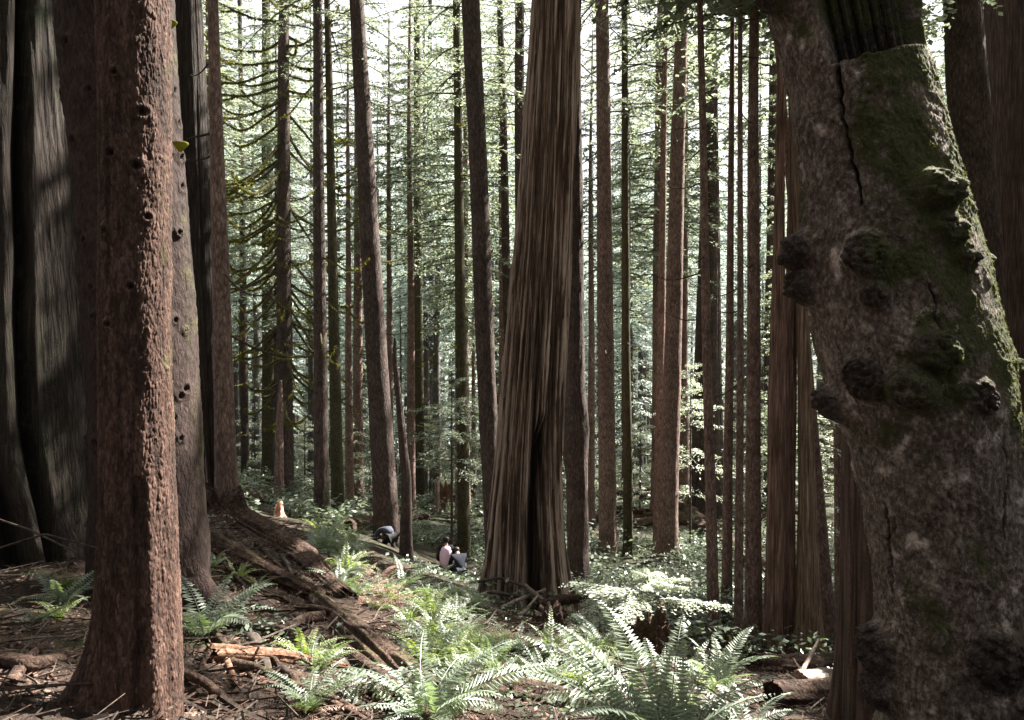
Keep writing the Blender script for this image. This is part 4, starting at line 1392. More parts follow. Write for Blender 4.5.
for poly, n, sz, lab, grp in REG:
    xs = [p[0] for p in poly]; ys = [p[1] for p in poly]
    c = 0
    while c < n:
        px, py = rr.uniform(min(xs), max(xs)), rr.uniform(min(ys), max(ys))
        if not inside(poly, px, py): continue
        if (355 < px < 485 and py < 572) or (240 < px < 315 and py < 540): continue
        p = hit(px, py)
        o = link('sword_fern', FP[int(rr.integers(0, 6))])
        o.location = p
        o.rotation_euler = (rr.normal(0, .15), rr.normal(0, .15), rr.uniform(0, 6.28))
        s = rr.uniform(*sz)
        o.scale = (s, s, s)
        tag(o, lab, 'fern', grp)
        c += 1
# the patch of dead red-brown fern on the slope
for k, (px, py) in enumerate([(362, 584), (372, 594), (385, 606), (358, 598), (378, 584), (366, 606)]):
    A = Acc()
    r2 = np.random.default_rng(700 + k)
    for az, L, lean, arch in fan(12, r2, (.4, .65), 0, 360, (.2, .9), (1.0, 1.8)):
        B = frond(L, r2, pairs=16, lean=lean, arch=arch, wid=.08)
        A.add(rot(np.concatenate(B.v), math.radians(az)), np.concatenate(B.f), 0)
    o = link('dead_fern', A.mesh('dead_fern', [M['dead_fern']]))
    o.location = hit(px, py)
    tag(o, 'withered red-brown fern in the sunlit patch on the slope', 'fern', 'withered ferns on the slope')

# ------------------------------------------------------------------ saplings and shrubs
def sapling(name, label, p, H, L, nb, seed, K=12, J=5, wd=.02, droop=.3, z0f=.2, stem=.012, lean=(0, 0), group=None, m='sapling', rise=.1, tumble=.45, flat=1.0):
    r = np.random.default_rng(seed)
    p = np.asarray(p, float)
    t = thing(name, label, 'sapling', p, group=group)
    zs = np.linspace(-.1, H, 12)
    pts = np.stack([lean[0] * zs / H, lean[1] * zs / H, zs], -1)
    v, f = curve_tube(pts, np.linspace(stem, stem * .25, 12), 7)
    link('trunk', new_mesh('trunk', v, f, mats=[M['twig']], smooth=True), t)
    ax = lambda z: p + np.array([lean[0] * (z - p[2]) / H, lean[1] * (z - p[2]) / H, z - p[2]])
    q, brs = crown_quads(ax, p[2] + z0f * H, p[2] + H, L, nb, K, J, r, wd=wd, droop=droop, rise=rise, taper=.7, cull=False, tumble=tumble, flat=flat)
    A = Acc()
    A.dia(q, 0)
    for pts, rad in brs:
        v, f = curve_tube(pts, np.linspace(rad * .45, rad * .15, len(pts)), 4)
        A.add(v, f, 1)
    link('crown', A.mesh('crown', [M[m], M['twig']], p), t)
    return t


ps = W(648, 640, 9.6); ps[2] = gh(ps[0], ps[1])
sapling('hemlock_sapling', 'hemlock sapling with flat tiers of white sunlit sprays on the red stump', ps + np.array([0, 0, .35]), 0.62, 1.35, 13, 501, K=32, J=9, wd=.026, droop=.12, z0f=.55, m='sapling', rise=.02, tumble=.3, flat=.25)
sapling('hemlock_sapling', 'lower yellow-green sapling beside the red stump, below the white sprays', hit(600, 640), 0.75, .6, 26, 502, K=16, J=6, wd=.02, droop=.35, z0f=.1)
p = W(452, 560, 26); p[2] = gh(p[0], p[1])
sapling('hemlock_sapling', 'dark thin sapling with level sprays beside the mossy thin trunk', p, 6.2, 2.4, 38, 503, K=13, J=6, wd=.036, droop=.2, z0f=.42, stem=.055, m='needle')
p = W(690, 560, 27); p[2] = gh(p[0], p[1])
sapling('hemlock_sapling', 'sapling with pale level sprays between the red-brown trunks and fused cedars', p, 6.5, 2.4, 40, 504, K=14, J=7, wd=.034, droop=.2, z0f=.3, stem=.05)
p = W(803, 640, 18.6); p[2] = gh(p[0], p[1])
sapling('hemlock_sapling', 'slender sapling with pale sprays poking out behind the fused cedars', p, 7.6, 1.6, 36, 505, K=10, J=5, wd=.05, droop=.2, z0f=.35, stem=.04, flat=.5)
for k, (px, py, d, H, L) in enumerate([(255, 470, 50, 6, 2.6), (305, 500, 40, 4, 1.9), (350, 505, 36, 4, 1.8), (430, 500, 44, 5, 2), (640, 520, 36, 4.5, 2), (590, 520, 38, 5, 2.2), (770, 520, 34, 6, 2.4), (470, 510, 40, 4, 2), (370, 495, 48, 6, 2.5), (545, 520, 42, 6, 2.5), (820, 520, 36, 5, 2.2), (730, 500, 46, 6, 2.6)]):
    p = W(px, py, d); p[2] = gh(p[0], p[1])
    sapling('hemlock_sapling', 'young hemlock with level sprays in the undergrowth behind the main trunks', p, H, L, 44, 510 + k, K=11, J=5, wd=.05, droop=.22, z0f=.12, stem=.05, group='young hemlocks in the far undergrowth')


def bush_mesh(seed, n=420, R=.7, ls=.085, matk='shrub'):
    r = np.random.default_rng(seed)
    A = Acc()
    tips = []
    for k in range(12):
        a = r.uniform(0, 6.28)
        h = r.uniform(.5, 1.0)
        s = np.linspace(0, 1, 6)
        rad = R * r.uniform(.5, 1.0)
        pts = np.stack([np.cos(a) * rad * s ** 1.2, np.sin(a) * rad * s ** 1.2, h * R * 1.3 * s - .25 * s ** 3], -1)
        pts[:, :2] += .06 * r.normal(0, 1, (6, 2)) * s[:, None]
        v, f = curve_tube(pts, np.linspace(.008, .003, 6), 3)
        A.add(v, f, 1)
        tips.append(pts)
    T = np.concatenate([t[2:] for t in tips])
    c = T[r.integers(0, len(T), n)] + r.normal(0, .12 * R, (n, 3))
    dr = unit(r.normal(0, 1, (n, 3)) * np.array([1, 1, .35]) + np.array([0, 0, -.15]))
    sd = unit(np.cross(dr, np.array([0, 0, 1.0]) + r.normal(0, .35, (n, 3))))
    ln = ls * r.uniform(.6, 1.4, (n, 1))
    A.dia(diamonds(c, dr, sd, ln, ln * .55), 0)
    return A.mesh('bush', [M[matk], M['twig']])


BM = [bush_mesh(600 + k) for k in range(5)]
rr = np.random.default_rng(67)
cnt = 0
while cnt < 150:
    d = 19 + 50 * rr.random() ** 1.2
    px = rr.uniform(215, 860)
    if cnt > 110: d, px = rr.uniform(17, 27), rr.uniform(480, 840)
    x = (px - 512) / F * d
    if np.hypot(main_xy[:, 0] - x, main_xy[:, 1] - d).min() < .5: continue
    if (345 < px < 492 and 12 < d < 26) or (235 < px < 320 and d < 22.5): continue
    o = link('bush', BM[int(rr.integers(0, 5))])
    o.location = (x, d, float(gh(x, d)) - .03)
    o.rotation_euler = (0, 0, rr.uniform(0, 6.28))
    s = rr.uniform(.7, 1.5)
    o.scale = (s * 1.2, s * 1.2, s)
    tag(o, 'leafy shrub in the undergrowth between the trunks', 'bush', 'shrubs in the undergrowth')
    cnt += 1

# low leafy ground cover nobody could count
def ground_cover():
    r = np.random.default_rng(70)
    A = Acc()
    n = 52000
    d = 4.5 + 64 * r.random(n) ** 1.6
    px = r.uniform(200, 880, n)
    x = (px - 512) / F * d
    den = fbm(np.stack([x * .5, d * .5, x * 0], -1), 3, 4, .6)
    thr = np.where(d < 15, np.where(px > 390, .08, .25), .02)
    thr = np.where((px < 335) & (d < 14), .42, thr)
    thr = np.where((px > 470) & (px < 760) & (d > 15) & (d < 30), -.25, thr)
    openv = (px > 350) & (px < 485) & (d > 13) & (d < 25.5)
    k = (den > thr) & ~((px > 258) & (px < 302) & (d > 14) & (d < 22))
    x, d, openv = x[k], d[k], openv[k]
    z = gh(x, d)
    m = len(x)
    h = r.random(m) ** 1.6 * .5 * np.where(d < 14, .3, 1.0) * np.where(openv, .2, 1.0)
    c = np.stack([x, d, z + .03 + h], -1)
    dr = unit(r.normal(0, 1, (m, 3)) * np.array([1, 1, .4]))
    sd = unit(np.cross(dr, np.array([0, 0, 1.0]) + r.normal(0, .4, (m, 3))))
    ln = (r.uniform(.05, .12, m) * np.where(d < 14, .55, 1 + d / 30))[:, None]
    A.dia(diamonds(c, dr, sd, ln, ln * .5), 0)
    o = link('ground_cover', A.mesh('ground_cover', [M['shrub']]))
    tag(o, 'low green leaves covering the forest floor between ferns', 'ground cover', kind='stuff')


ground_cover()


def litter():
    """fallen twigs, needles and chips on the near floor"""
    r = np.random.default_rng(71)
    A = Acc()
    n = 8500
    d = 2.6 + 14 * r.random(n) ** 1.3
    px = r.uniform(-60, 900, n)
    x = (px - 512) / F * d
    z = gh(x, d)
    for k in range(n):
        L = r.uniform(.05, .35) if r.random() < .85 else r.uniform(.3, .9)
        a = r.uniform(0, 6.28)
        dr = np.array([math.cos(a), math.sin(a), 0])
        s = np.linspace(-.5, .5, 4)
        pts = np.array([x[k], d[k], 0]) + dr * L * s[:, None]
        pts[:, :2] += r.normal(0, .06 * L, (4, 2))
        pts[:, 2] = z[k] + .012 + r.uniform(-.01, .03) + r.normal(0, .12) * L * s + .05 * L * r.random()
        # follow the slope
        gx = .0
        v, f = curve_tube(pts, np.array([1, .9, .8, .5]) * r.uniform(.002, .007) * (1 + L), 3)
        A.add(v, f, 0 if r.random() < .75 else 1)
    # flat chips and dead leaves
    m = 26000
    d2 = 2.6 + 12 * r.random(m) ** 1.3
    x2 = (r.uniform(-60, 900, m) - 512) / F * d2
    c = np.stack([x2, d2, gh(x2, d2) + .015], -1)
    dr = unit(r.normal(0, 1, (m, 3)) * np.array([1, 1, .25]))
    sd = unit(np.cross(dr, np.array([0, 0, 1.0]) + r.normal(0, .4, (m, 3))))
    ln = r.uniform(.015, .06, (m, 1))
    A.dia(diamonds(c, dr, sd, ln, ln * .45), 2)
    o = link('litter', A.mesh('litter', [M['twig'], M['rot'], M['dead_fern']]))
    tag(o, 'fallen twigs, bark chips and dead leaves strewn on the soil', 'litter', kind='stuff')


litter()

# ------------------------------------------------------------------ fallen logs, stumps, sticks
def log_mesh(pts, rad, seed, ns=48, nr=90, broken=.08, moss_top=.3, flute=.0):
    r = np.random.default_rng(seed)
    pts = np.asarray(pts, float)
    t = np.linspace(0, 1, len(pts))
    tt = np.linspace(0, 1, nr)
    P = np.stack([np.interp(tt, t, pts[:, k]) for k in range(3)], -1)
    rd = np.interp(tt, t, rad) if np.ndim(rad) else np.full(nr, rad)
    tg = unit(np.gradient(P, axis=0))
    a = unit(np.cross(tg, [0, 0, 1.0]))
    b = np.cross(a, tg)
    th = np.linspace(0, 2 * math.pi, ns, endpoint=False)
    T, Q = np.meshgrid(th, np.cumsum(np.append(0, np.linalg.norm(np.diff(P, axis=0), axis=1))))
    n = fbm(np.stack([np.sin(T) * 5, np.cos(T) * 5, Q * 1.2 + seed], -1), seed, 4)
    n2 = fbm(np.stack([np.sin(T) * 1.2, np.cos(T) * 1.2, Q * 1.5 + seed], -1), seed + 3, 3)
    st = fbm(np.stack([np.sin(T) * 14, np.cos(T) * 14, Q * .8 + seed], -1), seed + 6, 3)
    R = rd[:, None] * (1 + .22 * n + .34 * n2 + .20 * st)
    V = P[:, None] + R[..., None] * (np.cos(T)[..., None] * a[:, None] + np.sin(T)[..., None] * b[:, None])
    # splintered ends
    jag = broken * (.5 + r.random((2, ns)))
    V[0] -= tg[0] * jag[0][:, None]
    V[-1] += tg[-1] * jag[1][:, None]
    f = tube_faces(nr, ns)
    v = V.reshape(-1, 3)
    ends = []
    for ring, cidx in ((0, len(v)), (nr - 1, len(v) + 1)):
        i = ring * ns + np.arange(ns)
        ends.append(np.stack([i, np.roll(i, -1), np.full(ns, cidx)], -1) if ring == 0 else np.stack([np.roll(i, -1), i, np.full(ns, cidx)], -1))
    v = np.vstack([v, P[0] + tg[0] * .02, P[-1] - tg[-1] * .02])
    mo = np.append((moss_top * np.clip(np.sin(T), 0, 1) + .35 * n2 * (moss_top > 0)).ravel(), [0, 0])
    dk = np.append(np.clip(-1.2 * st - .25, 0, .7).ravel(), [.4, .4])
    return v, f, np.vstack(ends), {'moss': mo, 'dark': dk}


def fallen(name, label, ends, rad, seed, m='rot', cat='log', lift=.5, moss=.3, group=None, hang=None, broken=.08, ns=40, nr=80):
    """ends: list of pixels on the ground (or 3-D points); the log lies along them, lift x radius above the floor"""
    P = []
    for e in ends:
        p = hit(*e) if len(e) == 2 else W(*e)
        P.append(p)
    P = np.array(P, float)
    rr_ = np.interp(np.linspace(0, 1, len(P)), np.linspace(0, 1, np.size(rad)), np.atleast_1d(rad))
    for k, e in enumerate(ends):
        if len(e) == 2:
            P[k, 2] += rr_[k] * lift
    v, f, t, at = log_mesh(P, rr_, seed, ns, nr, broken, moss)
    c = P.mean(0)
    o = link(name, new_mesh(name, v - c, f, t, mats=[M[m]], attrs=at, smooth=True))
    o.location = c
    return tag(o, label, cat, group)


fallen('fallen_log', 'long grey-brown log sloping down from behind the flaky trunk', [(178, 538), (240, 568), (318, 604)], [.16, .13, .09], 801, moss=.25)
fallen('rotten_log', 'dark crumbling rotten log along the top of the bank', [(205, 512), (255, 535), (300, 560), (335, 592)], [.30, .26, .22, .12], 802, moss=.1, broken=.3, lift=-.25, ns=90, nr=160)
fallen('rotten_log', 'dark decayed log running down the middle of the bank into ferns', [(322, 612), (365, 650), (412, 692)], [.15, .17, .16], 803, moss=.25, broken=.25, lift=-.2, ns=90, nr=140)
fallen('fallen_log', 'thin bare log beside the dark decayed log', [(345, 655), (395, 695), (440, 735)], [.045, .05, .05], 804, moss=.1)
fallen('short_log', 'short barkless log with its top lit orange on the brown bank', [(222, 664), (280, 666), (336, 674)], [.06, .055, .04], 805, m='orange_wood', moss=0.0, lift=.8)
fallen('mossy_log', 'sunlit mossy log lying along the bottom edge between two ferns', [(490, 694), (550, 706), (618, 722)], [.085, .10, .10], 806, moss=.35)
fallen('fallen_log', 'upper log of the pile in front of the fused cedars', [(755, 672), (805, 674), (868, 664)], [.13, .14, .13], 807, moss=.15, lift=1.0)
fallen('fallen_log', 'thick dark log at the front of the pile beside the burled trunk', [(778, 708), (815, 708), (866, 702)], [.12, .13, .12], 808, moss=.1, lift=1.0)
fallen('fallen_log', 'split brown log between the pile and the burled trunk', [(800, 690), (835, 686), (872, 682)], [.10, .11, .10], 809, m='pale_wood', moss=0, lift=.9)
fallen('fallen_log', 'large dark log fallen across the slope behind the thin red-brown trunks', [(675, 512), (720, 545), (775, 585)], [.42, .36, .26], 810, moss=.2)
fallen('fallen_log', 'dark log in the undergrowth behind the bulging trunk', [(585, 545), (630, 530), (690, 520)], [.28, .25, .2], 811, moss=.3)
fallen('fallen_log', 'dark mossy log lying behind the bending person', [(345, 532), (375, 524), (398, 512)], [.22, .2, .16], 812, moss=.3)
fallen('fallen_log', 'grey log far down the slope among shrubs', [(545, 505), (590, 497), (640, 495)], [.35, .3, .25], 813, moss=.3)
fallen('leaning_branch', 'pale bare branch leaning over the log pile by the fused cedars', [(792, 690), (806, 665, 11.5), (818, 640, 12.5)], [.035, .03, .02], 814, m='pale_wood', cat='branch', moss=0, ns=10, nr=24)
br = np.random.default_rng(1300)
for k in range(60):
    px, py = br.uniform(185, 430), br.uniform(525, 705)
    if not inside([(180, 520), (250, 520), (345, 590), (430, 690), (430, 710), (190, 710)], px, py): continue
    p0 = hit(px, py)
    a = br.normal(-.7, .6)
    L = br.uniform(.5, 1.6)
    t_ = np.linspace(-.5, .5, 9)
    Q = p0[:2] + np.stack([np.cos(a + 1.1 * t_ * br.normal()), np.sin(a + 1.1 * t_ * br.normal())], -1) * L * t_[:, None]
    r0 = br.uniform(.015, .05)
    Q = np.column_stack([Q, gh(Q[:, 0], Q[:, 1]) + r0 * .5 + .05 * br.normal(0, 1) * t_ * 2 + .06 * fbm(np.stack([t_ * 6, t_ * 0, t_ * 0 + k], -1), 5, 2)])
    v, f, t, at = log_mesh(Q, np.linspace(r0, r0 * .35, 9), 1300 + k, 12, 40, .05, .25)
    o = link('bare_root', new_mesh('bare_root', v - Q.mean(0), f, t, mats=[M['rot'] if k % 3 else M['twig']], attrs=at, smooth=True))
    o.location = Q.mean(0)
    tag(o, 'bare root or rotten limb snaking over the brown bank beside the flaky trunk', 'root', 'bare roots and limbs on the bank')
lr = np.random.default_rng(1200)
for k in range(34):
    px, py = lr.uniform(230, 830), lr.uniform(486, 540)
    p0 = hit(px, py)
    if np.hypot(main_xy[:, 0] - p0[0], main_xy[:, 1] - p0[1]).min() < .8 or p0[1] < 25.5: continue
    a = lr.normal(0, .5) + (0 if lr.random() < .7 else 1.4)
    L = lr.uniform(1.5, 5)
    n_ = 4
    P = np.array([p0[:2] + np.array([math.cos(a), math.sin(a)]) * L * t_ for t_ in np.linspace(-.5, .5, n_)])
    r0 = lr.uniform(.08, .3)
    P = np.column_stack([P, gh(P[:, 0], P[:, 1]) + r0 * .6])
    v, f, t, at = log_mesh(P, np.linspace(r0, r0 * .7, n_), 1200 + k, 18, 26, .15, .3)
    o = link('fallen_log', new_mesh('fallen_log', v - P.mean(0), f, t, mats=[M['rot']], attrs=at, smooth=True))
    o.location = P.mean(0)
    tag(o, 'mossy dark log lying in the undergrowth far down the slope', 'log', 'logs lying in the far undergrowth')
for k, (ends, rd, lab, m) in enumerate([
        ([(488, 592, 14.6), (530, 598, 14.4), (566, 612, 14.2)], .035, 'long bare stick lying against the foot of the weathered snag', 'twig'),
        ([(524, 586, 14.2), (545, 603, 14.0), (574, 622, 13.7)], .055, 'pale thick stick crossing the other sticks before the snag', 'pale_wood'),
        ([(497, 610, 14.2), (520, 600, 14.2), (545, 590, 14.3)], .045, 'pale stick slanting up towards the hollow of the snag', 'pale_wood'),
        ([(534, 628, 13.4), (552, 618, 13.4), (578, 612, 13.5)], .04, 'short broken stick nearest the ferns before the snag', 'twig'),
        ([(470, 583, 15.5), (500, 578, 15.2), (528, 588, 14.8)], .03, 'arched bare stick at the shaded side of the snag', 'twig'),
        ([(505, 626, 13.2), (525, 612, 13.6), (538, 596, 14.0)], .03, 'thin upright stick propped on the pile before the snag', 'pale_wood'),
        ([(540, 606, 13.8), (560, 600, 13.9), (588, 598, 14.0)], .09, 'thick chunk of rotten wood under the sticks before the snag', 'rot'),
        ([(218, 598), (205, 588), (176, 575)], .018, 'white broken stick beside the flaky trunk', 'pale_wood'),
        ([(218, 645), (228, 668), (236, 690)], .022, 'splintered reddish stick standing by the short orange-lit log', 'orange_wood'),
        ([(0, 520, 6.6), (30, 530, 6.4), (75, 552, 6.2)], .010, 'thin bare stick arching over the ground before the giant cedar', 'twig'),
        ([(0, 548, 6.2), (45, 534, 6.2), (98, 548, 6.2)], .010, 'second thin stick bowed across the giant cedar foot', 'twig'),
        ([(10, 690), (25, 668), (48, 648)], .03, 'dark broken branch on the soil between the rotten chunk and the flaky trunk', 'rot'),
        ([(250, 700), (270, 720), (300, 735)], .012, 'thin twig on the bank near the bottom edge', 'twig'),
        ([(355, 640), (375, 660), (392, 682)], .012, 'thin curved twig hugging the dark decayed log', 'twig'),
        ([(0, 672), (30, 675), (60, 668)], .05, 'chunk of dark rotten wood half sunk in the soil below the giant cedar', 'rot'),
]):
    fallen('fallen_stick', lab, ends, [rd, rd, rd * .6], 830 + k, m=m, cat='stick', moss=.0, ns=8, nr=20, broken=.02, lift=1.0)


def stump(name, label, p, r0, h, seed, m='rot', moss=.3, jag=.3, cat='stump'):
    ns, nz = 48, 24
    r = np.random.default_rng(seed)
    th = np.linspace(0, 2 * math.pi, ns, endpoint=False)
    zs = np.linspace(-.15, 1, nz)
    T, Z = np.meshgrid(th, zs)
    R = r0 * (1 + .5 * np.exp(-np.maximum(Z, 0) * h / .25 / max(h, .3)) - .15 * Z)
    n = fbm(np.stack([np.sin(T) * 4, np.cos(T) * 4, Z * 1.5], -1), seed, 4)
    R = R * (1 + .25 * n + .15 * np.cos(T * 5 + seed))
    edge = 1 + jag * fbm(np.stack([np.sin(th) * 4, np.cos(th) * 4, th * 0], -1), seed + 3, 3) * 1.6
    H = h * Z * (1 + (edge[None] - 1) * sstep(.2, 1, Z))
    V = np.stack([np.cos(T) * R, np.sin(T) * R, H], -1)
    inner = V[-1].copy(); inner[:, :2] *= .6; inner[:, 2] -= h * .12 + .04 * r.random(ns)
    core = V[-1].copy() * 0; core[:, 2] = h * .75
    v = np.vstack([V.reshape(-1, 3), inner, core])
    f = tube_faces(nz + 2, ns)
    mo = np.append((moss * (.6 + n)).ravel(), np.full(2 * ns, moss))
    o = link(name, new_mesh(name, v, f, mats=[M[m]], attrs={'moss': mo}, smooth=True))
    o.location = tuple(float(c) for c in p)
    return tag(o, label, cat)


stump('old_stump', 'red-brown mossy stump that carries the white-lit sapling', ps - np.array([0, 0, .05]), .26, .55, 901, moss=.25)
stump('mossy_stump', 'low rounded yellow-green mossy stump in front of the thin red-brown trunks', hit(735, 655), .22, .35, 902, moss=.8)
p = W(279, 516, 21.5); p[2] = gh(p[0], p[1])
stump('broken_stump', 'small broken stump glowing white and orange in the sun', p, .11, .30, 903, m='sunlit_orange_wood', moss=0, jag=.5)
p = W(445, 505, 38); p[2] = gh(p[0], p[1])
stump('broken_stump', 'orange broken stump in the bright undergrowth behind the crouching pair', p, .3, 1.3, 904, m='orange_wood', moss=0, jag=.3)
p = W(437, 508, 36); p[2] = gh(p[0], p[1])
stump('pale_post', 'pale thin broken stub standing beside the orange stump', p, .11, 1.5, 905, m='pale_wood', moss=0, jag=.15)
stump('rotten_stump', 'dark broken root mass on the bank above the long log', hit(222, 520), .30, .35, 906, moss=.05, jag=.6)
stump('rotten_stump', 'dark rotten stump sheltering under the dim ferns before the snag', hit(548, 628), .22, .25, 907, moss=.2, jag=.5)

# ------------------------------------------------------------------ people
def skin(name, verts, edges, radii, m, parent, root=0, sub=2):
    me = bpy.data.meshes.new(name)
    me.from_pydata([tuple(v) for v in verts], edges, [])
    o = bpy.data.objects.new(name, me)
    COL.objects.link(o)
    o.modifiers.new('skin', 'SKIN')
    sv = me.skin_vertices[0].data
    for k, rr_ in enumerate(radii):
        sv[k].radius = (rr_, rr_) if np.ndim(rr_) == 0 else tuple(rr_)
        sv[k].use_root = (k == root)
    s = o.modifiers.new('sub', 'SUBSURF')
    s.levels = s.render_levels = sub
    dg = bpy.context.evaluated_depsgraph_get()
    ev = o.evaluated_get(dg)
    out = bpy.data.meshes.new_from_object(ev)
    out.name = name
    bpy.data.objects.remove(o)
    bpy.data.meshes.remove(me)
    out.materials.clear()
    out.materials.append(m)
    out.polygons.foreach_set('use_smooth', np.ones(len(out.polygons), bool))
    return link(name, out, parent)


SKIN = plain('skin_tone', (.42, .24, .17), .55, .08)
HAIR = plain('dark_hair', (.018, .012, .010), .5, .3)
PINK = plain('pale_pink_cloth', (.78, .58, .76), .85, .08)
PURPLE = plain('dark_purple_cloth', (.016, .009, .022), .85, .25)
BLACK = plain('black_cloth', (.014, .014, .016), .85, .25)
NAVY = plain('navy_cloth', (.007, .009, .020), .8, .3)
SLATE = plain('grey_blue_cloth', (.06, .065, .092), .85, .2)


def person(label, p, rz, J, shirt, trousers, sleeve, hair, vest=None, sc=1.0, cap=None):
    """J: joints by name (metres, facing +Y, feet near z=0). The body is one skinned figure; clothes are slightly larger shells."""
    t = thing('person', label, 'person', p, rz)
    t.scale = (sc,) * 3
    names = list(J)
    ix = {n: k for k, n in enumerate(names)}
    base = [('pelvis', 'waist'), ('waist', 'chest'), ('chest', 'neck'), ('neck', 'head'), ('head', 'crown'), ('chest', 'shL'), ('chest', 'shR'), ('shL', 'elL'), ('elL', 'wrL'), ('shR', 'elR'), ('elR', 'wrR'),
            ('pelvis', 'hipL'), ('pelvis', 'hipR'), ('hipL', 'knL'), ('knL', 'anL'), ('anL', 'toL'), ('hipR', 'knR'), ('knR', 'anR'), ('anR', 'toR')]
    rad = dict(pelvis=(.14, .11), waist=(.125, .095), chest=(.15, .11), neck=.055, head=.085, crown=.075, shL=.062, shR=.062, elL=.043, elR=.043, wrL=.03, wrR=.03, hipL=.088, hipR=.088, knL=.058, knR=.058, anL=.04, anR=.04, toL=.035, toR=.035)
    V = [np.array(J[n], float) for n in names]
    slim = dict(pelvis=.5, waist=.5, chest=.5, shL=.62, shR=.62, hipL=.75, hipR=.75)
    E = [(ix[a], ix[b]) for a, b in base]
    Rr = [tuple(np.array(rad[n]) * slim.get(n, 1.0) * np.ones(2)) for n in names]
    # hands: palm and five bent fingers each
    for s in ('L', 'R'):
        w = np.array(J['wr' + s], float); e = np.array(J['el' + s], float)
        d = unit(w - e)
        sd = unit(np.cross(d, [0, 0, 1.0]) + 1e-6)
        nn = np.cross(sd, d)
        V.append(w + d * .07); Rr.append((.034, .018)); pk = len(V) - 1
        E.append((ix['wr' + s], pk))
        for q, (off, ln) in enumerate(((-.030, .055), (-.010, .068), (.010, .072), (.030, .064))):
            a = w + d * .10 + sd * off
            V += [a, a + d * ln * .55 - nn * .012, a + d * ln * .85 - nn * .04]
            Rr += [.0095, .0085, .007]
            k = len(V)
            E += [(pk, k - 3), (k - 3, k - 2), (k - 2, k - 1)]
        a = w + d * .045 + sd * .04
        V += [a, a + d * .03 + sd * .02 - nn * .015]
        Rr += [.011, .009]
        k = len(V)
        E += [(pk, k - 2), (k - 2, k - 1)]
    skin('body', V, E, Rr, SKIN, t)

    def part(nm, keys, edges, grow, m, ends=None):
        vv = [np.array(J[k], float) for k in keys]
        for k, fr in (ends or {}).items():      # pull an end joint towards its neighbour so skin shows beyond the cuff
            i = keys.index(k); j = keys.index(fr[0])
            vv[i] = vv[i] + (vv[j] - vv[i]) * fr[1]
        ii = {k: n for n, k in enumerate(keys)}
        skin(nm, vv, [(ii[a], ii[b]) for a, b in edges], [tuple(np.array(rad[k]) * np.ones(2) + grow) for k in keys], m, t)
    part('shirt', ['pelvis', 'waist', 'chest', 'shL', 'shR', 'elL', 'elR', 'wrL', 'wrR'], [('pelvis', 'waist'), ('waist', 'chest'), ('chest', 'shL'), ('chest', 'shR'), ('shL', 'elL'), ('elL', 'wrL'), ('shR', 'elR'), ('elR', 'wrR')], .018, sleeve)
    part('trousers', ['pelvis', 'hipL', 'hipR', 'knL', 'knR', 'anL', 'anR'], [('pelvis', 'hipL'), ('pelvis', 'hipR'), ('hipL', 'knL'), ('knL', 'anL'), ('hipR', 'knR'), ('knR', 'anR')], .022, trousers)
    if vest is not None:
        c = np.array(J['chest'], float); w = np.array(J['waist'], float); pv = np.array(J['pelvis'], float)
        up = unit(c - w)
        skin('vest', [pv - up * .02, w, c, c + up * .13], [(0, 1), (1, 2), (2, 3)], [(.21, .19), (.20, .18), (.225, .19), (.15, .12)], vest, t)
    # head details: ears, nose and hair
    h = np.array(J['head'], float); cr = np.array(J['crown'], float)
    up = unit(cr - h)
    fw = np.array(J.get('face', (0, 1, 0)), float) if False else unit(np.cross([1.0, 0, 0], -up) + 1e-9)
    if fw[1] < 0: fw = -fw
    hm = h + up * .02
    skin('hair', [hm - fw * .05 - up * .13, hm - fw * .045 + up * .0, cr - fw * .015 + up * .01], [(0, 1), (1, 2)], [.085, .112, .10], hair, t)
    skin('shoes', [J['anL'], J['toL'], J['anR'], J['toR']], [(0, 1), (2, 3)], [.05, .045, .05, .045], BLACK, t) if False else None
    for s in ('L', 'R'):
        a, b = np.array(J['an' + s], float), np.array(J['to' + s], float)
        skin('shoe', [a - (b - a) * .25 - np.array([0, 0, .03]), a, b], [(0, 1), (1, 2)], [.045, .05, .045], BLACK, t)
    return t


# standing / wading figure seen from behind, arms forward
J1 = dict(pelvis=(0, 0, .62), waist=(0, .01, .80), chest=(0, .03, 1.03), neck=(0, .05, 1.20), head=(0, .075, 1.31), crown=(0, .085, 1.40), shL=(-.18, .03, 1.10), shR=(.18, .03, 1.10),
          elL=(-.25, .10, .86), elR=(.24, .08, .86), wrL=(-.20, .30, .74), wrR=(.19, .28, .74), hipL=(-.10, 0, .58), hipR=(.10, 0, .58), knL=(-.12, .30, .40), knR=(.12, .26, .36), anL=(-.12, .05, .10), anR=(.12, .02, .10), toL=(-.12, .20, .05), toR=(.13, .17, .05))
p = W(446, 580, 24); p[2] = gh(p[0], p[1])
zt = W(446, 535.5, 24)[2]
J1 = {k: ((v[0] * .95, v[1], v[2] + (.14 if v[2] > .9 else .03 if v[2] > .7 else 0))) for k, v in J1.items()}
person('dark-haired person in pale pink vest and dark sleeves, seen from behind', (p[0], p[1], zt - 1.60), .12, J1, None, BLACK, PURPLE, HAIR, vest=PINK)
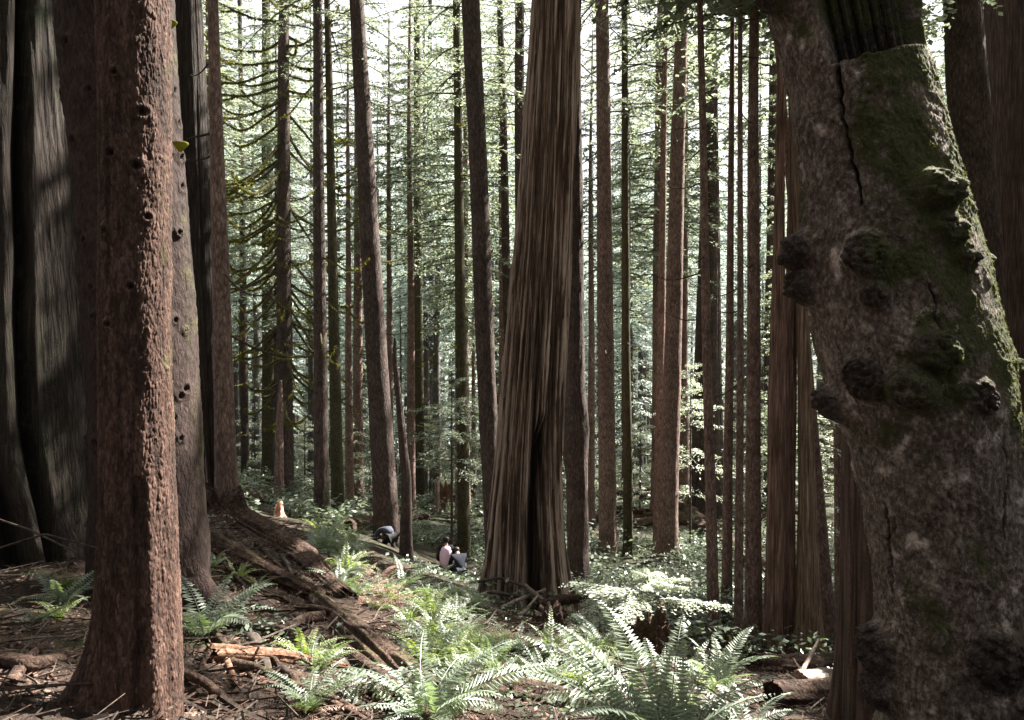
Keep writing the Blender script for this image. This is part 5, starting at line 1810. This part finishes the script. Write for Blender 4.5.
# squatting beside, dark clothes, bent low
J2 = dict(pelvis=(0, 0, .34), waist=(0, .08, .50), chest=(0, .22, .68), neck=(0, .36, .78), head=(0, .46, .80), crown=(0, .55, .80), shL=(-.19, .24, .72), shR=(.19, .24, .72), elL=(-.24, .36, .48), elR=(.24, .36, .48), wrL=(-.16, .52, .28), wrR=(.15, .52, .28),
          hipL=(-.11, 0, .32), hipR=(.11, 0, .32), knL=(-.20, .36, .46), knR=(.20, .36, .46), anL=(-.17, .10, .10), anR=(.17, .10, .10), toL=(-.19, .26, .05), toR=(.19, .26, .05))
zt = W(461, 553, 23.6)[2]
p = W(461, 575, 23.6)
person('person in navy clothes squatting beside the one in the pink vest', (p[0], p[1], zt - .86), .35, J2, None, NAVY, NAVY, HAIR)
# bending forward, back rounded, at the foot of the stout trunk
J3 = dict(pelvis=(.02, 0, .60), waist=(-.02, .15, .78), chest=(-.06, .36, .76), neck=(-.08, .55, .62), head=(-.09, .64, .52), crown=(-.09, .70, .44), shL=(-.24, .38, .68), shR=(.13, .38, .68), elL=(-.28, .46, .42), elR=(.16, .46, .42), wrL=(-.22, .56, .20), wrR=(.10, .56, .20),
          hipL=(-.08, 0, .56), hipR=(.12, 0, .56), knL=(-.12, .22, .36), knR=(.14, .22, .36), anL=(-.12, .0, .10), anR=(.14, .0, .10), toL=(-.13, .16, .05), toR=(.15, .16, .05))
zt = W(391, 526, 22.6)[2]
p = W(391, 545, 22.6)
person('person in grey-blue top bending low over the ground at a dark trunk', (p[0], p[1], zt - .87), math.radians(35), J3, None, BLACK, SLATE, HAIR)

# ------------------------------------------------------------------ camera, light, sky
cam = bpy.data.cameras.new('camera')
cam.sensor_width = 36
cam.lens = 36 * F / 1024
cam.clip_end = 2000
cam.clip_start = .05
co = bpy.data.objects.new('camera', cam)
COL.objects.link(co)
co.location = (0, 0, CAM_Z)
co.rotation_euler = (math.pi / 2 - PITCH, 0, 0)
S.camera = co

w = bpy.data.worlds.new('World')
S.world = w
w.use_nodes = True
nt = w.node_tree
nt.nodes.clear()
sky = nt.nodes.new('ShaderNodeTexSky')
sky.sky_type = 'NISHITA'
sky.sun_disc = False
sky.sun_elevation = SUN_EL
sky.sun_rotation = SUN_AZ
sky.air_density = 1.0
sky.dust_density = 1.5
sky.ozone_density = 1.0
bg = nt.nodes.new('ShaderNodeBackground')
bg.inputs['Strength'].default_value = .085
ow = nt.nodes.new('ShaderNodeOutputWorld')
tcw = nt.nodes.new('ShaderNodeTexCoord')
cl = nd(nt, 'ShaderNodeTexNoise', i_Scale=2.2, i_Detail=6.0, i_Roughness=.6)
nt.links.new(tcw.outputs['Generated'], cl.inputs['Vector'])
veil = ramp(nt, cl.outputs['Fac'], [(.25, .62), (.7, .92)])      # a veil of thin cloud, brightest round the sun
dt = nd(nt, 'ShaderNodeVectorMath', operation='DOT_PRODUCT')
nt.links.new(tcw.outputs['Generated'], dt.inputs[0])
dt.inputs[1].default_value = tuple(SUN)
glow = mth(nt, 'POWER', mth(nt, 'ADD', mth(nt, 'MULTIPLY', dt.outputs['Value'], .5), .5, True), 2.0)
glow = mth(nt, 'ADD', mth(nt, 'MULTIPLY', glow, 36.0), .8)
vc = nd(nt, 'ShaderNodeVectorMath', operation='SCALE')
vc.inputs[0].default_value = (1.0, 1.0, 1.0)
nt.links.new(glow, vc.inputs['Scale'])
nt.links.new(mixc(nt, veil, sky.outputs[0], vc.outputs[0]), bg.inputs['Color'])
nt.links.new(bg.outputs[0], ow.inputs['Surface'])

sl = bpy.data.lights.new('sun', 'SUN')
sl.energy = 30.0
sl.angle = math.radians(.55)
sl.color = (1.0, .95, .86)
so = bpy.data.objects.new('sun', sl)
COL.objects.link(so)
so.rotation_euler = Vector(tuple(SUN)).to_track_quat('Z', 'Y').to_euler()

S.view_settings.view_transform = 'Standard'
S.view_settings.look = 'None'
S.view_settings.exposure = 0
S.render.engine = 'CYCLES'
S.cycles.use_denoising = True
S.cycles.use_adaptive_sampling = True
S.cycles.adaptive_threshold = .03
S.cycles.max_bounces = 5
S.cycles.diffuse_bounces = 3
S.cycles.transmission_bounces = 3
S.cycles.glossy_bounces = 2
